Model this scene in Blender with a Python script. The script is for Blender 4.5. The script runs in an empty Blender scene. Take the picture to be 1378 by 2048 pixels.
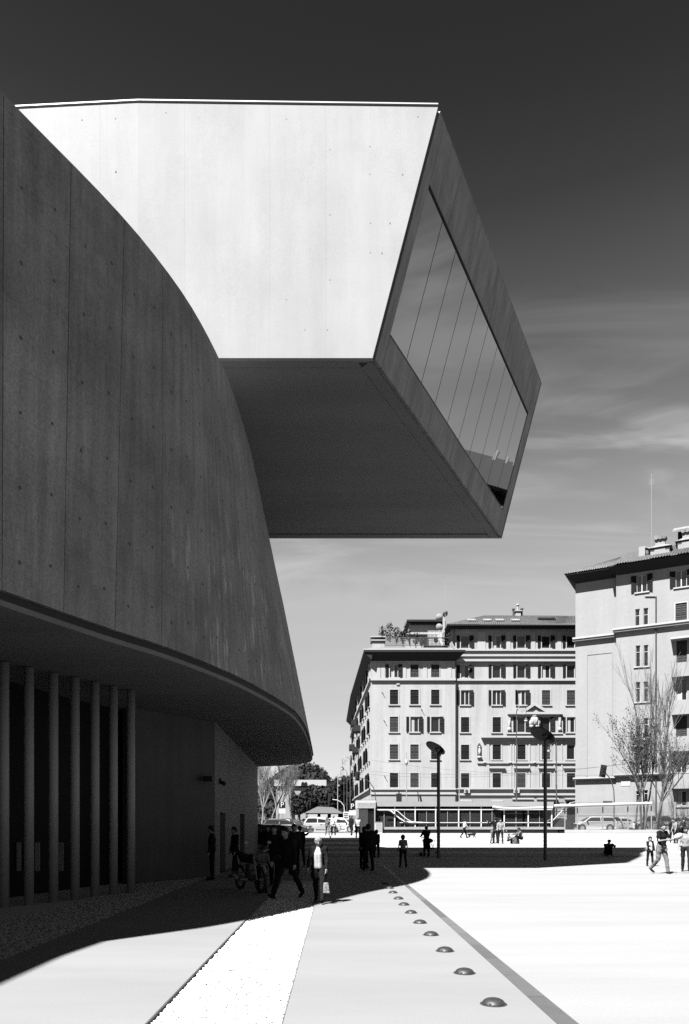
import bpy, math, random
from mathutils import Vector, Matrix, noise
random.seed(7)
R = math.radians
SC = bpy.context.scene
COL = SC.collection
F, HC = 1450.0, 1.65          # focal length in photo pixels, eye height in metres

# ---------------------------------------------------------------- camera
cd = bpy.data.cameras.new('camera'); cam = bpy.data.objects.new('camera', cd); COL.objects.link(cam)
cd.sensor_fit = 'VERTICAL'; cd.sensor_height = 36; cd.sensor_width = 36
cd.lens = 36 * F / 2048
cd.shift_y = (1650 - 1024) / 2048
cam.location = (0, 0, HC); cam.rotation_euler = (R(90), 0, 0)
cd.clip_start = 0.05; cd.clip_end = 6000
SC.camera = cam

# ---------------------------------------------------------------- light and exposure
SUNV = Vector((0.46, 0.555, -1.0))
EL = math.atan(1 / math.hypot(0.46, 0.555)); ROT = math.atan2(-0.46, -0.555) % (2 * math.pi)
sd = bpy.data.lights.new('sun', 'SUN'); sun = bpy.data.objects.new('sun', sd); COL.objects.link(sun)
sd.energy = 5.0; sd.angle = R(0.53); sd.color = (1, 1, 1)
sun.rotation_euler = SUNV.to_track_quat('-Z', 'Y').to_euler(); sun.location = (-20, -25, 60)
SC.view_settings.view_transform = 'Standard'; SC.view_settings.look = 'None'
SC.view_settings.exposure = 2.9; SC.view_settings.gamma = 1.0; SC.view_settings.use_curve_mapping = False
SC.cycles.max_bounces = 6; SC.cycles.diffuse_bounces = 2; SC.cycles.glossy_bounces = 4
SC.cycles.transmission_bounces = 4; SC.cycles.transparent_max_bounces = 12
SC.cycles.caustics_reflective = False; SC.cycles.caustics_refractive = False
SC.cycles.use_adaptive_sampling = False; SC.cycles.use_denoising = False

W = bpy.data.worlds.new('World'); SC.world = W; W.use_nodes = True
wt = W.node_tree; wt.nodes.clear()
def wn(t, **k):
    n = wt.nodes.new(t)
    for a, b in k.items(): setattr(n, a, b)
    return n
def wm(op, a, b=None, c=None, clamp=False):
    n = wn('ShaderNodeMath', operation=op); n.use_clamp = clamp
    for i, v in enumerate((a, b, c)):
        if v is None: continue
        if isinstance(v, (int, float)): n.inputs[i].default_value = v
        else: wt.links.new(v, n.inputs[i])
    return n.outputs[0]
sky = wn('ShaderNodeTexSky', sky_type='NISHITA'); sky.sun_disc = False
sky.sun_elevation = EL; sky.sun_rotation = ROT; sky.air_density = 1.0; sky.dust_density = 0.6; sky.ozone_density = 1.5
sep = wn('ShaderNodeSeparateColor'); wt.links.new(sky.outputs[0], sep.inputs[0])
red = sep.outputs[0]                     # black and white film behind a red filter
tc = wn('ShaderNodeTexCoord'); sxyz = wn('ShaderNodeSeparateXYZ'); wt.links.new(tc.outputs['Generated'], sxyz.inputs[0])
zz = wm('MAXIMUM', sxyz.outputs[2], 0.0)
ramp = wn('ShaderNodeValToRGB'); wt.links.new(zz, ramp.inputs[0])
RAMP = [(0.007, 0.28), (0.166, 0.46), (0.29, 0.64), (0.401, 0.54), (0.497, 0.35), (0.578, 0.225), (0.644, 0.128), (0.70, 0.088), (0.74, 0.072), (1.0, 0.055)]
cr = ramp.color_ramp; cr.interpolation = 'LINEAR'
while len(cr.elements) < len(RAMP): cr.elements.new(0.5)
for e, (p, v) in zip(cr.elements, RAMP): e.position = p; e.color = (v, v, v, 1)
base = wm('MULTIPLY', red, ramp.outputs[0])
# thin cirrus: stretched noise on a plane high overhead
den = wm('ADD', zz, 0.12)
cx = wm('DIVIDE', sxyz.outputs[0], den); cy = wm('DIVIDE', sxyz.outputs[1], den)
cmb = wn('ShaderNodeCombineXYZ'); wt.links.new(cx, cmb.inputs[0]); wt.links.new(cy, cmb.inputs[1])
mp = wn('ShaderNodeMapping'); mp.inputs['Rotation'].default_value = (0, 0, R(-35)); mp.inputs['Scale'].default_value = (0.75, 1.7, 1); mp.inputs['Location'].default_value = (3.1, 1.4, 0)
wt.links.new(cmb.outputs[0], mp.inputs[0])
nz = wn('ShaderNodeTexNoise'); nz.inputs['Scale'].default_value = 2.3; nz.inputs['Detail'].default_value = 7; nz.inputs['Roughness'].default_value = 0.52
nz.inputs['Distortion'].default_value = 1.1
wt.links.new(mp.outputs[0], nz.inputs['Vector'])
cl = wn('ShaderNodeMapRange'); cl.inputs[1].default_value = 0.40; cl.inputs[2].default_value = 0.80; cl.interpolation_type = 'SMOOTHSTEP'
wt.links.new(nz.outputs[0], cl.inputs[0])
# clouds thin out towards the zenith
fade = wn('ShaderNodeMapRange'); fade.inputs[1].default_value = 0.64; fade.inputs[2].default_value = 0.44; fade.interpolation_type = 'SMOOTHSTEP'
wt.links.new(sxyz.outputs[2], fade.inputs[0])
CLOUD = 0.66
low = wn('ShaderNodeMapRange'); low.inputs[1].default_value = 0.28; low.inputs[2].default_value = 0.44; low.inputs[3].default_value = 0.06; wt.links.new(sxyz.outputs[2], low.inputs[0])
cloud = wm('MULTIPLY', wm('MULTIPLY', wm('MULTIPLY', cl.outputs[0], fade.outputs[0]), low.outputs[0]), CLOUD)
total = wm('ADD', base, cloud)
bg = wn('ShaderNodeBackground'); bg.inputs['Strength'].default_value = 0.0616
wt.links.new(total, bg.inputs['Color'])
wo = wn('ShaderNodeOutputWorld'); wt.links.new(bg.outputs[0], wo.inputs[0])

# ================================================================ helpers
def P(px, py, Y):
    return Vector(((px - 689) / F * Y, Y, HC + (1650 - py) / F * Y))
def gY(py, z=0.0): return (HC - z) * F / (py - 1650)
def G(px, py, z=0.0):
    Y = gY(py, z); return Vector(((px - 689) / F * Y, Y, z))
def lerp(a, b, t): return a + (b - a) * t

class MB:
    """collects geometry for one mesh object"""
    def __init__(s): s.v = []; s.f = []; s.mi = []; s.cur = 0
    def add(s, vs, fs):
        n = len(s.v); s.v.extend([tuple(p) for p in vs])
        s.f.extend([tuple(i + n for i in f) for f in fs]); s.mi.extend([s.cur] * len(fs)); return s
    def quad(s, a, b, c, d): return s.add([a, b, c, d], [(0, 1, 2, 3)])
    def box(s, x0, x1, y0, y1, z0, z1, M=None):
        vs = [Vector((x, y, z)) for z in (z0, z1) for x, y in ((x0, y0), (x1, y0), (x1, y1), (x0, y1))]
        if M is not None: vs = [M @ v for v in vs]
        return s.add(vs, [(3, 2, 1, 0), (4, 5, 6, 7), (0, 1, 5, 4), (1, 2, 6, 5), (2, 3, 7, 6), (3, 0, 4, 7)])
    def prism(s, poly, z0, z1):
        """poly counter-clockwise list of (x, y) or (x, y, z_ignored)"""
        n = len(poly)
        vs = [(p[0], p[1], z0) for p in poly] + [(p[0], p[1], z1) for p in poly]
        fs = [tuple(reversed(range(n))), tuple(range(n, 2 * n))] + [(i, (i + 1) % n, n + (i + 1) % n, n + i) for i in range(n)]
        return s.add(vs, fs)
    def extr(s, poly, off):
        """planar polygon of Vectors extruded by vector off"""
        n = len(poly); vs = [Vector(p) for p in poly] + [Vector(p) + off for p in poly]
        return s.add(vs, [tuple(reversed(range(n))), tuple(range(n, 2 * n))] + [(i, (i + 1) % n, n + (i + 1) % n, n + i) for i in range(n)])
    def tube(s, p0, p1, r0, r1=None, n=8, cap=True):
        p0 = Vector(p0); p1 = Vector(p1); r1 = r0 if r1 is None else r1
        d = (p1 - p0)
        if d.length < 1e-6: return s
        q = d.to_track_quat('Z', 'Y'); vs = []
        for p, r in ((p0, r0), (p1, r1)):
            for i in range(n):
                a = 2 * math.pi * i / n; vs.append(p + q @ Vector((r * math.cos(a), r * math.sin(a), 0)))
        fs = [(i, (i + 1) % n, n + (i + 1) % n, n + i) for i in range(n)]
        if cap: fs += [tuple(reversed(range(n))), tuple(range(n, 2 * n))]
        return s.add(vs, fs)
    def path(s, pts, r, n=6):
        for a, b in zip(pts, pts[1:]): s.tube(a, b, r, r, n)
        return s
    def lathe(s, prof, c=(0, 0, 0), n=16, M=None):
        """prof list of (r, z)"""
        c = Vector(c); vs = []
        for r, z in prof:
            for i in range(n):
                a = 2 * math.pi * i / n; v = Vector((r * math.cos(a), r * math.sin(a), z))
                vs.append((M @ v if M is not None else v) + c)
        fs = []
        for k in range(len(prof) - 1):
            for i in range(n): fs.append((k * n + i, k * n + (i + 1) % n, (k + 1) * n + (i + 1) % n, (k + 1) * n + i))
        fs.append(tuple(reversed(range(n)))); m = len(prof) - 1; fs.append(tuple(m * n + i for i in range(n)))
        return s.add(vs, fs)
    def ell(s, c, rx, ry, rz, n=10, m=6, M=None):
        c = Vector(c); vs = []
        for j in range(1, m):
            t = math.pi * j / m
            for i in range(n):
                a = 2 * math.pi * i / n
                v = Vector((rx * math.sin(t) * math.cos(a), ry * math.sin(t) * math.sin(a), rz * math.cos(t)))
                vs.append((M @ v if M is not None else v) + c)
        top = Vector((0, 0, rz)); bot = Vector((0, 0, -rz))
        if M is not None: top = M @ top; bot = M @ bot
        vs += [top + c, bot + c]; T = len(vs) - 2; B = T + 1; fs = []
        for j in range(m - 2):
            for i in range(n): fs.append((j * n + i, (j + 1) * n + i, (j + 1) * n + (i + 1) % n, j * n + (i + 1) % n))
        for i in range(n):
            fs.append((T, i, (i + 1) % n)); fs.append((B, (m - 2) * n + (i + 1) % n, (m - 2) * n + i))
        return s.add(vs, fs)
    def caps(s, p0, p1, r0, r1=None, n=10):
        """tapered capsule"""
        r1 = r0 if r1 is None else r1
        p0 = Vector(p0); p1 = Vector(p1)
        s.tube(p0, p1, r0, r1, n); s.ell(p0, r0, r0, r0, n, 6); s.ell(p1, r1, r1, r1, n, 6); return s
    def chain(s, pts, rs, n=10):
        for (a, b, ra, rb) in zip(pts, pts[1:], rs, rs[1:]): s.caps(a, b, ra, rb, n)
        return s
    def mesh(s, name, mats, smooth=False):
        me = bpy.data.meshes.new(name); me.from_pydata(s.v, [], s.f)
        for m in (mats if isinstance(mats, (list, tuple)) else [mats]): me.materials.append(m)
        if any(s.mi): me.polygons.foreach_set('material_index', s.mi)
        if smooth: me.polygons.foreach_set('use_smooth', [True] * len(me.polygons))
        me.update(); return me
    def build(s, name, mats, parent=None, loc=None, smooth=False, bevel=0):
        return link(name, s.mesh(name, mats, smooth), parent, loc, bevel)

def link(name, me, parent=None, loc=None, bevel=0):
    o = bpy.data.objects.new(name, me); COL.objects.link(o)
    if parent is not None: o.parent = parent
    if loc is not None: o.location = loc
    if bevel:
        m = o.modifiers.new('bevel', 'BEVEL'); m.width = bevel; m.segments = 2; m.limit_method = 'ANGLE'
    return o
def empty(name, loc=(0, 0, 0), rz=0, label=None, cat=None, group=None):
    o = bpy.data.objects.new(name, None); COL.objects.link(o); o.location = loc; o.rotation_euler = (0, 0, rz)
    o.empty_display_size = 0.3
    return tag(o, label, cat, group)
def tag(o, label=None, cat=None, group=None, kind=None):
    for k, v in (('label', label), ('category', cat), ('group', group), ('kind', kind)):
        if v: o[k] = v
    return o
def struct(o): o['kind'] = 'structure'; return o
def kids(o): return [c for c in COL.objects if c.parent == o]
def copy_tree(o, parent=None, cache=None):
    if cache is None:
        cache = {}
        for c in COL.objects:
            if c.parent is not None: cache.setdefault(c.parent.name, []).append(c)
    c = o.copy(); COL.objects.link(c)
    if parent is not None: c.parent = parent
    for ch in cache.get(o.name, []): copy_tree(ch, c, cache)
    return c

# ---------------------------------------------------------------- materials (all neutral grey: the place on red-filtered black and white film)
def mat(name, a, rough=0.8, var=0.0, scale=1.0, stretch=(1, 1, 1), fine=0.0, fscale=40.0, bump=0.0, bscale=60.0, metal=0.0, spec=0.3, streak=0.0, sscale=3.0, coord='Object', blot=0.0):
    if metal < .5: a *= 0.62
    m = bpy.data.materials.new(name); m.use_nodes = True; t = m.node_tree; b = t.nodes['Principled BSDF']
    b.inputs['Roughness'].default_value = rough; b.inputs['Metallic'].default_value = metal
    b.inputs['Specular IOR Level'].default_value = spec
    b.inputs['Base Color'].default_value = (a, a, a, 1)
    m.diffuse_color = (a, a, a, 1)
    def nz(sc, det, st=(1, 1, 1), ro=0.6):
        tc = t.nodes.new('ShaderNodeTexCoord'); mp = t.nodes.new('ShaderNodeMapping'); mp.inputs['Scale'].default_value = st
        n = t.nodes.new('ShaderNodeTexNoise'); n.inputs['Scale'].default_value = sc; n.inputs['Detail'].default_value = det; n.inputs['Roughness'].default_value = ro
        t.links.new(tc.outputs[coord], mp.inputs[0]); t.links.new(mp.outputs[0], n.inputs['Vector']); return n.outputs[0]
    cur = None
    def mul(x, lo, hi, f0=0.3, f1=0.7):
        nonlocal cur
        r = t.nodes.new('ShaderNodeMapRange'); r.inputs[1].default_value = f0; r.inputs[2].default_value = f1
        r.inputs[3].default_value = lo; r.inputs[4].default_value = hi; t.links.new(x, r.inputs[0]); o = r.outputs[0]
        if cur is None: cur = o
        else:
            k = t.nodes.new('ShaderNodeMath'); k.operation = 'MULTIPLY'; t.links.new(cur, k.inputs[0]); t.links.new(o, k.inputs[1]); cur = k.outputs[0]
    if var: mul(nz(scale, 5, stretch), 1 - var, 1 + var)
    if streak: mul(nz(sscale, 6, (1, 1, 0.06), 0.7), 1 - streak, 1 + streak, 0.35, 0.65)
    if fine: mul(nz(fscale, 3), 1 - fine, 1 + fine)
    if blot: mul(nz(scale * 2.3, 8, (1, 1, 1), 0.75), 1 - blot, 1.0, 0.36, 0.48)
    if cur is not None:
        k = t.nodes.new('ShaderNodeMath'); k.operation = 'MULTIPLY'; k.inputs[1].default_value = a; t.links.new(cur, k.inputs[0])
        c = t.nodes.new('ShaderNodeCombineColor')
        for i in range(3): t.links.new(k.outputs[0], c.inputs[i])
        t.links.new(c.outputs[0], b.inputs['Base Color'])
    if bump:
        bp = t.nodes.new('ShaderNodeBump'); bp.inputs['Strength'].default_value = bump; bp.inputs['Distance'].default_value = 0.01
        t.links.new(nz(bscale, 5), bp.inputs['Height']); t.links.new(bp.outputs[0], b.inputs['Normal'])
    return m
M = {}
def wall_mat(name, a):
    m = mat(name, a * 1.1, 0.75, var=0.3, scale=0.55, streak=0.22, sscale=4.5, fine=0.22, fscale=22, bump=0.25, bscale=25, blot=0.15)
    t = m.node_tree; b = t.nodes['Principled BSDF']; src = b.inputs['Base Color'].links[0].from_socket
    def N(tp, **k):
        n = t.nodes.new(tp)
        for q, v in k.items(): setattr(n, q, v)
        return n
    tc = N('ShaderNodeTexCoord')
    def nz(scale, st, det, lo, hi, v0, v1):
        mp = N('ShaderNodeMapping'); mp.inputs['Scale'].default_value = st; t.links.new(tc.outputs['Object'], mp.inputs[0])
        n = N('ShaderNodeTexNoise'); n.inputs['Scale'].default_value = scale; n.inputs['Detail'].default_value = det; t.links.new(mp.outputs[0], n.inputs['Vector'])
        r = N('ShaderNodeMapRange'); r.inputs[1].default_value = lo; r.inputs[2].default_value = hi; r.inputs[3].default_value = v0; r.inputs[4].default_value = v1; t.links.new(n.outputs[0], r.inputs[0]); return r.outputs[0]
    def mm(op, x, y):
        k = N('ShaderNodeMath', operation=op)
        for i, v in enumerate((x, y)):
            if isinstance(v, (int, float)): k.inputs[i].default_value = v
            else: t.links.new(v, k.inputs[i])
        return k.outputs[0]
    sx = N('ShaderNodeSeparateXYZ'); t.links.new(tc.outputs['Object'], sx.inputs[0])
    # lime bloom: crackled vertical runs low on the wall, far half
    zr = N('ShaderNodeMapRange'); zr.inputs[1].default_value = 10.5; zr.inputs[2].default_value = 7.0; t.links.new(sx.outputs[2], zr.inputs[0])
    yr = N('ShaderNodeMapRange'); yr.inputs[1].default_value = 13.0; yr.inputs[2].default_value = 16.5; t.links.new(sx.outputs[1], yr.inputs[0])
    run = mm('MULTIPLY', nz(7.0, (1, 1, .13), 6, .53, .62, 0, 1), nz(1.3, (1, 1, 1), 5, .47, .6, 0, 1))
    bloom = mm('MULTIPLY', mm('MULTIPLY', run, zr.outputs[0]), yr.outputs[0])
    # faint level board lines
    brd = N('ShaderNodeMath', operation='FRACT'); t.links.new(mm('MULTIPLY', sx.outputs[2], 1.0 / 1.25), brd.inputs[0])
    ln = N('ShaderNodeMath', operation='LESS_THAN'); t.links.new(brd.outputs[0], ln.inputs[0]); ln.inputs[1].default_value = 0.012
    f = mm('ADD', mm('ADD', 1.0, mm('MULTIPLY', bloom, 1.1)), mm('MULTIPLY', ln.outputs[0], -0.18))
    vm = N('ShaderNodeVectorMath', operation='SCALE'); t.links.new(src, vm.inputs[0]); t.links.new(f, vm.inputs['Scale']); t.links.new(vm.outputs[0], b.inputs['Base Color'])
    return m
M['wall'] = wall_mat('board_marked_concrete', 0.135)  # same concrete as the box, toned darker to carry the wall's shade
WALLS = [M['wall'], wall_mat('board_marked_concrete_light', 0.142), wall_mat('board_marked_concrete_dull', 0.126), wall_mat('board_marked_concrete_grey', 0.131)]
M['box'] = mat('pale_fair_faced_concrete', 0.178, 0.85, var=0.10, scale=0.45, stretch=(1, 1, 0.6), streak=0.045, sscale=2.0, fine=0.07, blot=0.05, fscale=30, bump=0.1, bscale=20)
M['soffit'] = mat('smooth_shaded_soffit_concrete', 0.11, 0.8, var=0.16, scale=0.4, stretch=(0.4, 1.6, 1), fine=0.08, fscale=25)  # shade of the undersides toned into the same concrete
M['frame'] = mat('shaded_frame_concrete', 0.155, 0.7, var=0.12, scale=0.9, streak=0.25, sscale=3, fine=0.1, fscale=30)  # box concrete again, darkened for the end turned from the sun
M['joint'] = mat('dark_joint', 0.015, 0.9)
M['plug'] = mat('tie_plug_mortar', 0.06, 0.9)
M['column'] = mat('smooth_round_column', 0.19, 0.6, var=0.05, scale=1)
M['inner'] = mat('shaded_porch_wall', 0.045, 0.85, var=0.15, scale=0.6, streak=0.15, sscale=3)  # darkened to put the porch's shade into the colour
M['porchglass'] = mat('dark_porch_glass', 0.006, 0.6, spec=.05)
M['winframe'] = mat('painted_window_frame', 0.26, 0.6)
M['coping'] = mat('zinc_coping', 0.3, 0.5)
M['paving'] = mat('grey_resin_paving', 0.117, 0.9, var=0.08, scale=0.35, stretch=(0.5, 2.2, 1), fine=0.08, fscale=55, bump=0.1, bscale=120)
M['plaza'] = mat('white_plaza_concrete', 0.146, 0.9, var=0.09, scale=0.3, stretch=(0.35, 2.4, 1), fine=0.05, fscale=30)
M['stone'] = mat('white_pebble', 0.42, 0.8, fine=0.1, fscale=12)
M['stone_shaded'] = mat('shaded_pebble', 0.22, 0.8, fine=0.2, fscale=12)  # the pale gravel again, darkened for the shade it lies in
M['gravelbed'] = mat('gravel_bed', 0.30, 0.95, fine=0.25, fscale=60)
M['drain'] = mat('cast_drain_cover', 0.062, 0.6, var=0.1, scale=2.5, fine=0.15, fscale=80)
M['step'] = mat('travertine_steps', 0.25, 0.9, var=0.07, scale=0.6, stretch=(0.4, 2, 1), fine=0.06, fscale=20, blot=0.1)
M['ground'] = mat('pale_dusty_ground', 0.13, 0.95, var=0.12, scale=0.15, fine=0.08, fscale=4)
M['road'] = mat('worn_asphalt', 0.11, 0.9, var=0.12, scale=0.4, fine=0.1, fscale=20)
M['black'] = mat('matt_black_metal', 0.006, 0.7, spec=.15)
M['dark'] = mat('dark_grey_metal', 0.03, 0.5, metal=0.0)
M['steel'] = mat('galvanised_steel', 0.16, 0.45)
M['white'] = mat('white_paint', 0.32, 0.6)
M['glassdark'] = mat('dark_window_glass', 0.008, 0.12, spec=0.45)

def mirror_mat():
    m = bpy.data.materials.new('coated_glass'); m.use_nodes = True; b = m.node_tree.nodes['Principled BSDF']
    b.inputs['Base Color'].default_value = (0.40, 0.40, 0.40, 1); b.inputs['Metallic'].default_value = 1.0; b.inputs['Roughness'].default_value = 0.015
    return m
M['mirror'] = mirror_mat()

# ================================================================ ground, paving, steps
mb = MB()
mb.add([(-900, -60, -0.07), (900, -60, -0.07), (900, 66.5, -0.07), (-900, 66.5, -0.07), (900, 66.5, 0.9), (-900, 66.5, 0.9), (3500, 3500, 0.9), (-3500, 3500, 0.9)],
       [(0, 1, 2, 3), (3, 2, 4, 5), (5, 4, 6, 7)])
struct(mb.build('ground', M['ground']))

# line helper on the ground: x as function of Y for lines that run towards the vanishing point
def linex(p, q):
    a = G(*p); b = G(*q)
    return lambda Y: a.x + (b.x - a.x) * (Y - a.y) / (b.y - a.y)
LG = linex((0, 1922), (380, 1770))           # edge of left gravel
LS0 = linex((290, 2048), (538, 1790))        # white strip, left edge
LS1 = linex((565, 2048), (632, 1800))        # white strip, right edge
LD0 = linex((1114, 2048), (806, 1768))       # drain channel, left edge
LD1 = linex((1159, 2048), (815, 1768))       # drain channel, right edge
YN, YF = -8.0, 38.5
def strip(name, fa, fb, y0, y1, mt, z0=-0.07, z1=0.0):
    m = MB(); m.add([(fa(y0), y0, z0), (fb(y0), y0, z0), (fb(y1), y1, z0), (fa(y1), y1, z0), (fa(y0), y0, z1), (fb(y0), y0, z1), (fb(y1), y1, z1), (fa(y1), y1, z1)],
        [(3, 2, 1, 0), (4, 5, 6, 7), (0, 1, 5, 4), (1, 2, 6, 5), (2, 3, 7, 6), (3, 0, 4, 7)])
    return struct(m.build(name, mt))
LGE = 25.0
strip('path', LG, LS0, YN, 22.0, M['paving'])
strip('path', LS1, LD0, YN, 22.0, M['paving'])
strip('path', lambda y: LG(22) + 0.05 * (y - 22), LD0, 22.004, YF, M['paving'])
strip('plaza', LD1, lambda y: 60.0, YN, YF, M['plaza'])
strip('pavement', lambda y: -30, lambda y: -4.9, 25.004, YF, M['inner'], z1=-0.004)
# drain channel: bed and one cover per metre
dr = strip('drain_channel', lambda y: LD0(y) + 0.004, lambda y: LD1(y) - 0.004, YN, YF, M['joint'], z1=-0.02)
y = 3.0; k = 0; rnd = random.Random(3)
dm = [mat('drain_cover_%s' % n, v, 0.6, var=0.08, scale=3, fine=0.2, fscale=70) for n, v in (('plain', 0.055), ('pale', 0.068), ('worn', 0.06), ('dull', 0.047))]
while y < YF - 1:
    m = MB(); y1 = y + 0.985
    q = [(LD0(y) + .006, y), (LD1(y) - .006, y), (LD1(y1) - .006, y1), (LD0(y1) + .006, y1)]
    m.prism(q, -0.018, -0.002)
    m.build('drain_cover', dm[rnd.randrange(4)], dr); y += 1.0

# gravel: bed and loose stones, thin metal edging
strip('edging_strip', lambda y: LS0(y) - .001, lambda y: LS0(y) + .011, YN, 22.0, M['drain'], z1=.004)
strip('edging_strip', lambda y: LS1(y) - .007, lambda y: LS1(y) + .001, YN, 22.0, M['drain'], z1=.002)
strip('gravel_bed', LS0, LS1, YN, 22.0, M['gravelbed'], z1=-0.032)
strip('gravel_bed', lambda y: -30.0, LG, YN, LGE, M['gravelbed'], z1=-0.032)
ICO = None
def ico():
    global ICO
    if ICO is None:
        import bmesh
        b = bmesh.new(); bmesh.ops.create_icosphere(b, subdivisions=1, radius=1)
        ICO = ([v.co.copy() for v in b.verts], [tuple(x.index for x in f.verts) for f in b.faces]); b.free()
    return ICO
def stones(name, xa, xb, y0, y1, n, r, mt, seed, label, cover=0.6):
    rn = random.Random(seed); vs0, fs0 = ico(); m = MB()
    for i in range(n):
        y = y0 + (y1 - y0) * rn.random() ** 1.8
        a, b = xa(y), xb(y); x = a + (b - a) * rn.random()
        rr = r * (0.6 + 0.8 * rn.random()); ax, ay, az = rr * rn.uniform(.8, 1.3), rr * rn.uniform(.8, 1.3), rr * rn.uniform(.35, .6)
        c, s = math.cos(i), math.sin(i)
        z = -0.032 + az * 0.5 + 0.006 * rn.random()
        vs = []
        for v in vs0:
            k = 1 + 0.18 * math.sin(i * 1.7 + v.x * 5 + v.y * 3 + v.z * 4)
            X = v.x * ax * k; Yv = v.y * ay * k
            vs.append((x + X * c - Yv * s, y + X * s + Yv * c, z + v.z * az * k))
        m.add(vs, fs0)
    return tag(m.build(name, mt), label, 'gravel', kind='stuff')
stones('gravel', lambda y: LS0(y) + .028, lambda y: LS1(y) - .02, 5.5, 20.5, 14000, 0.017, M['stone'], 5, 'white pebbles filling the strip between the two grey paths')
stones('gravel', lambda y: max(-5.9, LG(y) - 5.2), lambda y: LG(y) - .02, 8.0, 24, 7500, 0.03, M['stone_shaded'], 6, 'shade-toned pebbles in the shade beside the slender columns')

# terraces: six shallow steps up to the street
SY = [38.5, 42.0, 46.0, 52.0, 60.0, 66.0]
for i, y0 in enumerate(SY):
    z1 = 0.15 * (i + 1)
    y1 = SY[i + 1] + 0.3 if i < 5 else 69.0
    m = MB(); m.box(-4.6 - i * 0.3 if i < 3 else -30, 60, y0, y1 + (0 if i == 5 else 0), -0.07, z1 - 0.0)
    o = m.build('step', M['step'], bevel=0.012); struct(o)
mr = MB(); mr.box(-60, 90, 69.0, 84.0, 0.7, 0.905); struct(mr.build('road', M['road']))
mr = MB(); mr.box(-60, 90, 84.0, 93.0, 0.7, 1.03); struct(mr.build('pavement', M['step']))

# ================================================================ museum
def catmull(pts, n=8):
    out = []; p = [Vector(q) for q in pts]; p = [p[0] * 2 - p[1]] + p + [p[-1] * 2 - p[-2]]
    for i in range(1, len(p) - 2):
        for k in range(n):
            t = k / n; a, b, c, d = p[i - 1], p[i], p[i + 1], p[i + 2]
            out.append(0.5 * ((2 * b) + (c - a) * t + (2 * a - 5 * b + 4 * c - d) * t * t + (-a + 3 * b - 3 * c + d) * t ** 3))
    out.append(p[-2]); return out
ZT, ZB = 12.7, 5.2
NEAR = [(-9.4, -20), (-9.4, -10), (-9.4, 0), (-9.36, 2.6), (-9.2, 3.45), (-8.9, 3.85), (-8.5, 4.15), (-8.0, 4.75), (-7.35, 5.9), (-6.6, 7.5), (-5.9, 9.2)]
TP = NEAR + [(-5.18, 10.9), (-4.27, 12.67), (-3.74, 13.9), (-3.28, 15.4), (-2.97, 17.2), (-2.84, 18.8), (-2.78, 20.7), (-2.79, 22.6), (-2.9, 28), (-3.0, 33), (-3.07, 36.8)]
BP = NEAR + [(-5.18, 10.95), (-4.24, 13.1), (-3.62, 14.3), (-3.0, 15.9), (-2.5, 17.5), (-2.05, 19.5), (-1.70, 21.4), (-1.50, 23.2), (-1.40, 26.5), (-1.45, 32), (-1.57, 36.8)]
def by_Y(pts):
    c = catmull([(x, y) for x, y in pts], 10)
    def f(Y):
        for a, b in zip(c, c[1:]):
            if a.y <= Y <= b.y or (b is c[-1] and Y > b.y):
                return a.x + (b.x - a.x) * (Y - a.y) / max(1e-6, b.y - a.y)
        return c[0].x
    return f
TX, BX = by_Y(TP), by_Y(BP)
def wallpt(Y, w, off=0.0):
    """w 0 at the lower edge, 1 at the top; off inward from the face"""
    x = lerp(BX(Y), TX(Y), w); z = lerp(ZB, ZT, w)
    d = (lerp(BX(Y + .05), TX(Y + .05), w) - x) / .05
    n = Vector((1, -d, 0)).normalized()
    return Vector((x, Y, z)) - n * off
mus = empty('museum_building', (-9, 20, 0), 0, 'concrete museum with a long curved dark wall and a huge box jutting out above it', 'museum')
def mpart(m, name, mt, parent=None, smooth=False, bevel=0):
    """mesh given in world coordinates, child of the museum (or of one of its parts)"""
    o = m.build(name, mt, parent if parent is not None else mus, smooth=smooth, bevel=bevel)
    if parent is None: o.location = (9, -20, 0)
    return o
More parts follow.
